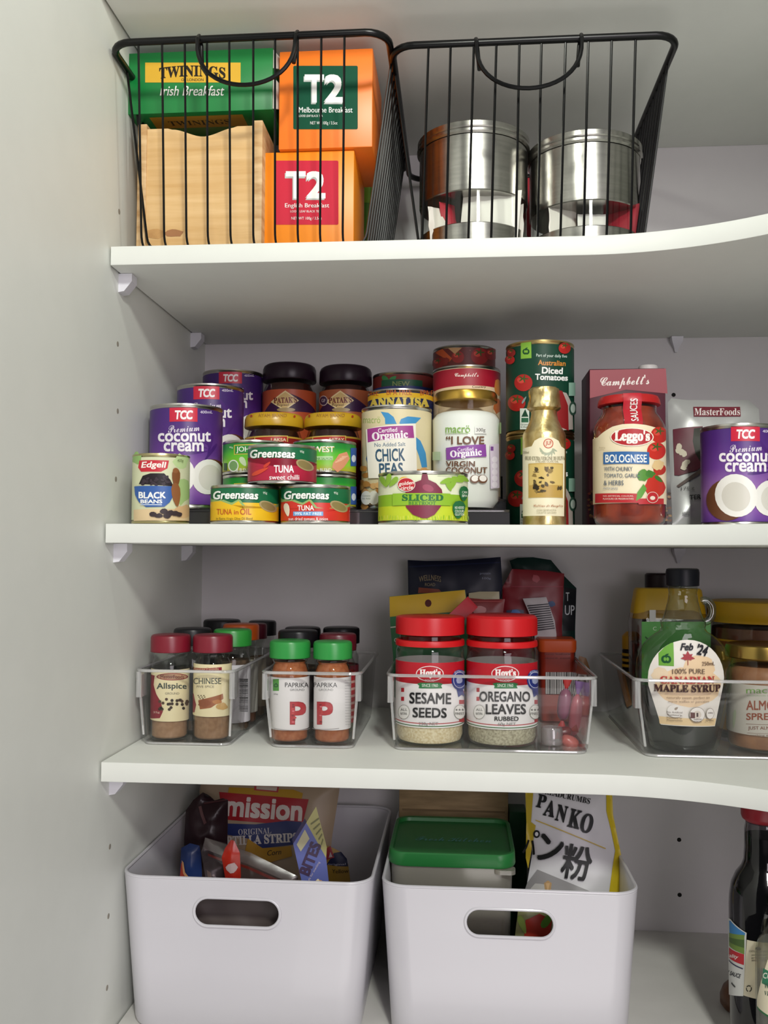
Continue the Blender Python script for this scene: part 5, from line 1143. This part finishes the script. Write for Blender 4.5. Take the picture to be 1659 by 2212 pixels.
# tortilla strips bag
t, L = inbin('tortilla_bag', 'cream tortilla strips bag with a red name panel, at the back of the left bin', 'bag',
             PN([(1330, 480), (1385, 130), (1400, 20), (1300, -40), (500, -60), (220, -30), (200, 80), (230, 200), (240, 480)]), 470, 700, .262, .305, .03, M('a8937a', .45), .004, .008)
L.cr = cN
L.poly([(465, 40), (1010, 60), (1095, 90), (1085, 150), (460, 110)], 'b58a1c').poly([(680, 30), (890, 38), (885, 84), (680, 66)], 'b04040').poly([(700, 32), (875, 40), (870, 72), (700, 56)], 'c8b8a8')
L.poly([(385, 80), (1145, 142), (1100, 330), (830, 345), (440, 312), (400, 140)], 'a3121f').text('mission', 448, 132, 1095, 306, 'd8cdc4', .03, 0, rot=4)
L.poly([(440, 345), (700, 352), (960, 322), (1090, 332), (1050, 520), (760, 552), (640, 470), (450, 440)], '232f66')
L.text(serif('ORIGINAL'), 555, 386, 835, 436, 'b9b4b4', .0, rot=-3).text(serif('TORTILLA STRIPS'), 330, 440, 1060, 520, 'd0c9c2', .02, rot=-3)
L.poly([(640, 470), (760, 552), (1000, 535), (1010, 620), (800, 680), (610, 600)], 'b5861c').text('Corn', 800, 566, 920, 610, '2a241c', .01, .3, rot=-6); L.done('print', t)
# dark brown crumpled bag
t, L = inbin('crisp_packet', 'crumpled dark brown foil packet at the left of the left bin', 'packet', PN([(440, 480), (445, 150), (400, 135), (330, 155), (240, 170), (230, 85), (150, 150), (85, 240), (70, 480)]), 396, 492, .215, .235, .03, M('2a181c', .3), .010, .006, .015, scale=60)
L.cr = cN; L.poly([(205, 200), (225, 195), (285, 330), (258, 348)], '5a3a3a').poly([(240, 172), (440, 140), (440, 150), (245, 184)], '4a2a2c'); L.done('print', t)
# dark blue crisp bag with flame mark
t, L = inbin('crisp_packet', 'shiny blue packet with a red and orange swirl at the left front', 'packet', PN([(225, 860), (215, 620), (200, 540), (120, 520), (45, 560), (30, 860)]), 388, 436, .165, .18, .026, M('1f3468', .3), .007, .006, .015, scale=60)
L.cr = cN; L.poly([(30, 860), (50, 680), (75, 700), (75, 780), (120, 860)], 'b23a24').poly([(55, 660), (75, 675), (90, 760), (160, 830), (160, 860), (130, 850), (70, 770)], 'd09a6a'); L.done('print', t)
# zip bag with a clear film and its slider strip
t, L = inbin('zip_bag', 'clear zip bag with a pale sealing strip slanting across the left bin', 'zip bag', PN([(1040, 860), (1040, 800), (640, 600), (420, 520), (250, 470), (215, 600), (260, 860)]), 445, 640, .148, .165, .018, FILM, .008, .007, .02, scale=40)
L.cr = cN; L.poly([(250, 470), (420, 525), (640, 600), (1040, 800), (1025, 870), (620, 690), (240, 560)], clear('strip_film', 'e2d8d4', .35, .08, .2, .25, '8a7c78')).poly([(280, 600), (620, 705), (900, 830), (890, 850), (610, 725), (280, 620)], clear('red_zip', 'd88a7a', .3, .08, .2, .4, '8a2c24')); L.done('zip_strip', t)
# red sweet wrapper held against the film
t, L = inbin('sweet_packet', 'bright red shiny sweet packet standing in the middle of the left bin', 'packet', PN([(540, 870), (555, 800), (545, 600), (500, 500), (470, 490), (420, 560), (390, 640), (430, 870)]), 486, 518, .132, .135, .012, M('a8281a', .25), .006, .006, .012, scale=70)
L.cr = cN; L.blob(485, 720, 50, 44, 'b9a0a0', 10, .2).poly([(440, 850), (470, 780), (520, 800), (535, 860)], 'a31c18'); L.done('print', t)
# brown snack packets below
t, L = inbin('snack_packet', 'dark snack packet low behind the red one in the left bin', 'packet', PN([(420, 870), (420, 700), (330, 660), (240, 690), (200, 870)]), 438, 482, .19, .20, .02, M('3a2a28', .3), .007, .007, .015)
L.cr = cN; L.poly([(270, 740), (310, 760), (330, 850), (290, 850)], 'c0a88a').ell(332, 782, 10, 9, 'd8d0c4'); L.done('print', t)
t, L = inbin('snack_bag', 'grey-brown crumpled bag low in the left bin, seen through its handle slot', 'bag', [(640, 1935), (560, 1926), (470, 1932), (405, 1928)], 408, 632, .088, .094, .02, M('5c5250', .4), .006, .007)
# purple-blue biscuit box standing on end
O = at(*cN(1085, 900), .13); su = Flat(O, (1, .22, 0), (-.03, .13, 1)); su.ez = (su.ez - su.ex * su.ez.dot(su.ex)).normalized(); su.n = su.ex.cross(su.ez)
def on(x, y): a_, b_ = su.inv(*cN(x, y)); return su.map(a_, b_, 0)
tl, tr, mid, br, bl_ = on(1000, 525), on(1282, 645), on(1112, 345), on(1310, 900), on(1085, 900)
def down(a_, b_): return b_ + (b_ - a_) * ((b_.z - BF) / (a_.z - b_.z))
bl2, br2 = down(tl, bl_), down(tr, br); bl2.x = max(bl2.x, tl.x + .004)
t = thing('biscuit_box', 'periwinkle blue biscuit box standing on end with its torn yellow end flap up', 'box', bl2)
bk = -su.n * .032; fr = [bl2, br2, tr, mid, tl]; vs = fr + [p + bk for p in fr]
MB().add(vs, [(0, 1, 2, 3, 4), (9, 8, 7, 6, 5), (0, 5, 6, 1), (1, 6, 7, 2), (2, 7, 8, 3), (3, 8, 9, 4), (4, 9, 5, 0)], M('5a64a8', .4)).build('carton', t)
q = [mid, tr, on(1288, 555), on(1196, 205)]; nn = -su.n * .0012
FLP = M('b5b070', .5); fl = MB(); fl.add(q + [p + nn for p in q], [(0, 1, 2, 3), (7, 6, 5, 4), (0, 4, 5, 1), (1, 5, 6, 2), (2, 6, 7, 3), (3, 7, 4, 0)], FLP)
fl.build('end_flap', t, label='torn pale yellow end flap')
L = Lab(su, cN, .0006, .00008)
L.poly([(1065, 590), (1030, 530), (1100, 400), (1140, 480)], 'c4be98').text('BITES', 1000, 600, 1290, 700, '3a2348', .04, rot=-68).text('made for snacking', 1060, 760, 1280, 784, 'c8bcd0', .005, rot=-60).blob(1222, 860, 36, 36, 'd0a070', 10).ell(1205, 850, 14, 30, 'e8d8b8', 20)
for k in range(5): L.poly([(1150 + k * 22, 350 + k * 44), (1218 + k * 9, 300 + k * 44), (1222 + k * 9, 312 + k * 44), (1154 + k * 22, 362 + k * 44)], '6a6a3a')
L.done('print', t)
# small yellow packet in the right rear corner
t, L = inbin('snack_packet', 'small yellow packet with a navy top in the right rear corner of the left bin', 'packet', PN([(1490, 860), (1470, 700), (1440, 640), (1400, 590), (1340, 560), (1290, 540), (1280, 700)]), 700, 752, .25, .262, .016, M('a3802c', .45), .004, .007)
L.cr = cN; L.poly([(1285, 700), (1470, 715), (1460, 650), (1410, 590), (1350, 600), (1300, 680)], '1c2140').poly([(1285, 660), (1355, 635), (1320, 540), (1288, 560)], '9a2a34').poly([(1305, 640), (1340, 630), (1320, 590)], 'c8b0b0').text('original', 1300, 685, 1450, 706, 'a8a4b4', .005).text('Yellow', 1335, 735, 1475, 768, '3a2c18', .005); L.done('print', t)

# right bin: green-lidded container
yf = .105; A, B = at(836, 1870, yf), at(1116, 1884, yf); zl = at(980, 1852, yf).z; cx = (A.x + B.x) / 2; W = B.x - A.x; yr = .245; cyy = (yf + yr) / 2; D = yr - yf
t = thing('food_container', 'milky plastic container with a green snap-on lid in the right bin', 'container', (cx, cyy, BF))
MILK = clear('milky_plastic', 'd9d6cc', .4, .08, .2, .32, 'c2beb4')
o = [(.86, BF + .0005), (.88, BF + .004), (.955, zl - .010)]
MB().loft([rrect(cx, cyy, W * k, D * k, .016, z) for k, z in o] + [rrect(cx, cyy, W * k - .004, D * k - .004, .014, z) for k, z in ((.955, zl - .010), (.88, BF + .006))], MILK).build('container_body', t)
MB().loft([rrect(cx, cyy, W * k - .006, D * k - .006, .013, z) for k, z in ((.88, BF + .0065), (.91, .07))], noisy('rice', '8a7c58', 'b3a47a', 200, .8)).build('contents', t)
GL = M('226e34', .38); ztop = zl + .002
MB().loft([rrect(cx, cyy, W * .985, D * .985, .019, zl - .011), rrect(cx, cyy, W, D, .02, zl - .009), rrect(cx, cyy, W * .992, D * .992, .02, ztop), rrect(cx, cyy, W * .975, D * .975, .018, ztop + .0012), rrect(cx, cyy, W * .93, D * .90, .014, ztop + .0008), rrect(cx, cyy, W * .92, D * .89, .013, ztop - .003)], GL).build('lid', t)
MB().loft([rrect(B.x - .012, yf + .006, .022, .016, .006, z) for z in (zl - .016, zl - .0115)], MILK).build('lift_tab', t)
su = Flat((A.x, yf, ztop - .0028), (1, 0, 0), (0, 1, 0)); L = Lab(su, PX, .0003)
vs, fs = glyphs(script('Fresh Kitchen'), .01, 0); ax, bx = min(p[0] for p in vs), max(p[0] for p in vs)
L.put([(W * (.2 + .62 * (p - ax) / (bx - ax)), D * .40 + q * .022) for p, q in vs], fs, '4a8a84'); L.done('embossed_lettering', t)
# cardboard and green box behind
A, B = at(862, 1765, .285), at(1098, 1765, .285)
t = thing('cardboard_box', 'tan cardboard box at the back of the right bin', 'box', ((A.x + B.x) / 2, .3, BF)); zt = at(980, 1700, .285).z
CARD = noisy('cardboard', '8a7350', 'a58b64', 24, .7, 0, (1, 1, 6))
MB().box((A.x, .285, BF), (B.x, .325, zt - .001), CARD, .001).build('carton', t)
MB().box((A.x + .004, .284, zt - .03), (B.x - .004, .2849, zt - .028), M('7a6444', .7)).build('lid_seam', t)
A, B = at(1101, 1820, .27), at(1138, 1755, .27)
t = thing('tea_box', 'small dark green box between the cardboard box and the breadcrumb bag', 'box', ((A.x + B.x) / 2, .285, BF))
MB().box((A.x, .27, BF), (B.x, .308, B.z), M('143f24', .4), .001).build('carton', t)
# breadcrumb bag
t, L = inbin('breadcrumb_bag', 'white breadcrumb bag with yellow edges and black lettering, leaning in the right bin', 'bag',
             [cJ(*p) for p in [(1470, 740), (1478, 600), (1440, 430), (1405, 260), (1400, 160), (1370, 100), (940, 90), (920, 150), (930, 340), (960, 470), (930, 640), (900, 740)]], 1140, 1345, .112, .18, .03, M('d0ced2', .4), .004, .007)
L.cr = cJ
L.poly([(1370, 100), (1405, 150), (1410, 260), (1444, 430), (1480, 600), (1470, 745), (1375, 745), (1400, 560), (1420, 460), (1395, 340), (1370, 240)], 'c4ac18').poly([(918, 90), (965, 90), (950, 300), (975, 320), (960, 420), (935, 560), (920, 500), (925, 300)], 'b59c1c')
L.poly([(985, 565), (1310, 700), (1310, 760), (900, 760), (930, 640)], '8f8c8e').blob(1000, 700, 60, 60, 'b9b6b4', 12, .1).poly([(1020, 640), (1042, 625), (1062, 640), (1050, 720), (1030, 720)], 'b38f62').poly([(1030, 640), (1040, 690), (1052, 640)], 'cfa878')
L.text(serif('BREADCRUMBS'), 1000, 138, 1280, 172, '232225', .01, rot=13)
for ch, x0, y0, x1, y1 in (('P', 982, 142, 1032, 222), ('A', 1022, 175, 1084, 270), ('N', 1086, 202, 1146, 300), ('K', 1156, 225, 1224, 335), ('O', 1222, 248, 1290, 362)): L.text(serif(ch), x0, y0 + 6, x1, y1 + 2, '17171a', .02, rot=14)
L.poly([(975, 288), (1362, 446), (1362, 452), (975, 294)], 'c2a43a')
L.ell(980, 368, 18, 22, '121214').ell(980, 368, 9, 12, 'd0ced2').text('ハ', 905, 400, 978, 480, '121214', .016, rot=10).text('ン', 990, 370, 1125, 520, '121214', .022, rot=8).text('粉', 1118, 428, 1282, 622, '121214', .016, rot=10); L.done('print', t)
t, L = inbin('pasta_packet', 'packet with red and green print, low in the right bin behind the handle slot', 'packet', [(1215, 2060), (1212, 1965), (1120, 1958), (1108, 2060)], 1112, 1212, .098, .101, .012, M('8a8a5c', .4), .003, .008)
L.poly([(1130, 2040), (1135, 1985), (1165, 1972), (1192, 1985), (1186, 2030), (1160, 2045)], 'b0301f').leaf(1182, 1985, 40, 16, -50, '5a8a2c').leaf(1128, 1995, 40, 14, 70, '8aa04a'); L.done('print', t)

# sauce bottle and vinegar bottle at the right
Ys = .055; zs0 = lambda v: at(1640, v, Ys - .03).z
c = Vector((at(1652, 2000, Ys).x, Ys, .0004)); kf = depth(c + Vector((0, 0, .1))) / FPX; r = 73 * kf
t = thing('soy_sauce_bottle', 'dark soy sauce bottle with a red cap at the right edge', 'bottle', c); z = lambda v: zs0(v) - c.z
pr = [(0, 0), (r - .004, 0), (r, .003), (r, z(1985)), (r - .0005, z(1962)), (r * .93, z(1935)), (r * .80, z(1912)), (r * .64, z(1895)), (r * .57, z(1880)), (r * .545, z(1850)), (r * .54, z(1812)), (r * .5, z(1795))]
MB().lathe(pr, clear('dark_bottle_glass', 'b9b4b8', .8, .06), c, 56).build('glass', t)
MB().lathe([(0, .002)] + [(p - .0012, q) for p, q in pr[1:-2]] + [(r * .53, z(1824)), (0, z(1823))], M('0c0b0f', .25), c, 48).build('sauce', t)
MB().lathe([(0, z(1792)), (r * .52, z(1792)), (r * .6, z(1787)), (r * .63, z(1780)), (r * .63, z(1752)), (r * .62, z(1747)), (0, z(1746))], M('8a1020', .4), c, 48).build('cap', t)
L = Lab(Cyl(c, r), cK)
L.poly([(1060, 1940), (1420, 1990), (1420, 1450), (1100, 1425)], 'd9d0b8').blob(1208, 1508, 26, 16, '2a2624', 9).text('100% Australian', 1120, 1522, 1296, 1542, '6a6254', 0).lines(((1568, 'packaged and'), (1595, 'produced'), (1615, 'since 1950')), 1145, 1280, '4a443c', 20, .005)
L.barcode(1200, 1690, 1400, 1940, n=14, bg='e2ddd0')
for a in range(3): L.ell(1120, 1880, 26, 30, '3a382f', a * 120, 10, 10, 95) if 0 else None
L.ell(1120, 1880, 27, 31, '3a382f').ell(1120, 1880, 18, 21, 'd9d0b8').poly([(1090, 1855), (1120, 1880), (1096, 1870)], 'd9d0b8').poly([(1150, 1860), (1120, 1880), (1146, 1850)], 'd9d0b8').poly([(1112, 1918), (1120, 1880), (1128, 1918)], 'd9d0b8')
L.poly([(955, 1235), (1100, 1360), (1070, 1950), (930, 1935), (930, 1215)], 'd0d0cc').poly([(940, 1245), (955, 1250), (1088, 1362), (1080, 1400), (945, 1400)], '3a7fb8').poly([(940, 1360), (1080, 1380), (1080, 1560), (940, 1480)], '6f8a3c').poly([(940, 1400), (1080, 1425), (1078, 1500), (940, 1440)], '47622c').poly([(940, 1495), (1078, 1560), (1076, 1660), (940, 1590)], 'b8232c')
L.text('Quality', 880, 1555, 1025, 1600, 'e8dcd8', .015, .2, rot=12).poly([(940, 1610), (1068, 1690), (1066, 1700), (940, 1622)], '2a2c50').text('SOY SAUCE', 880, 1720, 1050, 1760, '3a3a42', .02, rot=18).poly([(965, 1820), (1000, 1860), (995, 1872), (962, 1835)], '3a3a3a'); L.done('label', t)
c = Vector((at(1700, 2150, .0).x, -.002, .0004))
Yv = c.y; kf = depth(c + Vector((0, 0, .05))) / FPX; r = .0255; c.x = at(1634, 2190, Yv).x + r + .0005
t = thing('vinegar_bottle', 'clear vinegar bottle with a cream and green label, at the bottom right corner', 'bottle', c); zq = lambda v: at(1650, v, Yv - r * .6).z - c.z
MB().lathe([(0, 0), (r - .003, 0), (r, .003), (r, zq(2072)), (r * .9, zq(2050)), (r * .62, zq(2020)), (r * .5, zq(2005)), (r * .48, zq(1985))], GLASS, c, 48).build('glass', t)
MB().lathe([(0, .002), (r - .004, .002), (r - .0015, .004), (r - .0015, zq(2074)), (r * .85, zq(2050)), (0, zq(2049))], clear('vinegar', 'd8d4c4', .2, .03, .05, .1), c, 40).build('vinegar', t)
MB().lathe([(0, zq(1988)), (r * .52, zq(1988)), (r * .52, zq(1955)), (0, zq(1954))], M('1f5a3a', .4), c, 32).build('cap', t)
L = Lab(Cyl(c, r), cK); L.poly([(1195, 2060), (1420, 2200), (1420, 1500), (1296, 1610), (1225, 1850), (1195, 1990)], 'e2d9bc').poly([(1195, 2040), (1195, 2060), (1420, 2200), (1420, 2180)], '2a6a3c')
L.poly([(1240, 1830), (1255, 1690), (1420, 1760), (1410, 1890)], '2f7a58').text('COLES', 1250, 1745, 1420, 1800, 'e4e4d4', .02, rot=12).text(serif('WHITE'), 1262, 1840, 1420, 1890, '3a5a48', .0, rot=8).text(serif('VINEGAR'), 1262, 1915, 1450, 1955, '3a5a48', .0, rot=8); L.done('label', t)
c = Vector((at(1612, 2200, .15).x, .15, .0004)); 
t = thing('onion_jar', 'small brown jar behind the dark bottle at the bottom right', 'jar', c); r = .026
zq = lambda v: at(1600, v, .13).z - c.z
MB().lathe([(0, 0), (r - .003, 0), (r, .004), (r, .012), (r - .003, .020), (r - .009, .026), (r - .012, .028)], noisy('brown_glaze', '5a3a24', '7a5034', 40, .4), c, 40).build('jar_body', t)
MB().lathe([(0, .0282), (r - .009, .0282), (r - .009, .033), (0, .034)], M('6a4a30', .5), c, 32).build('lid', t)
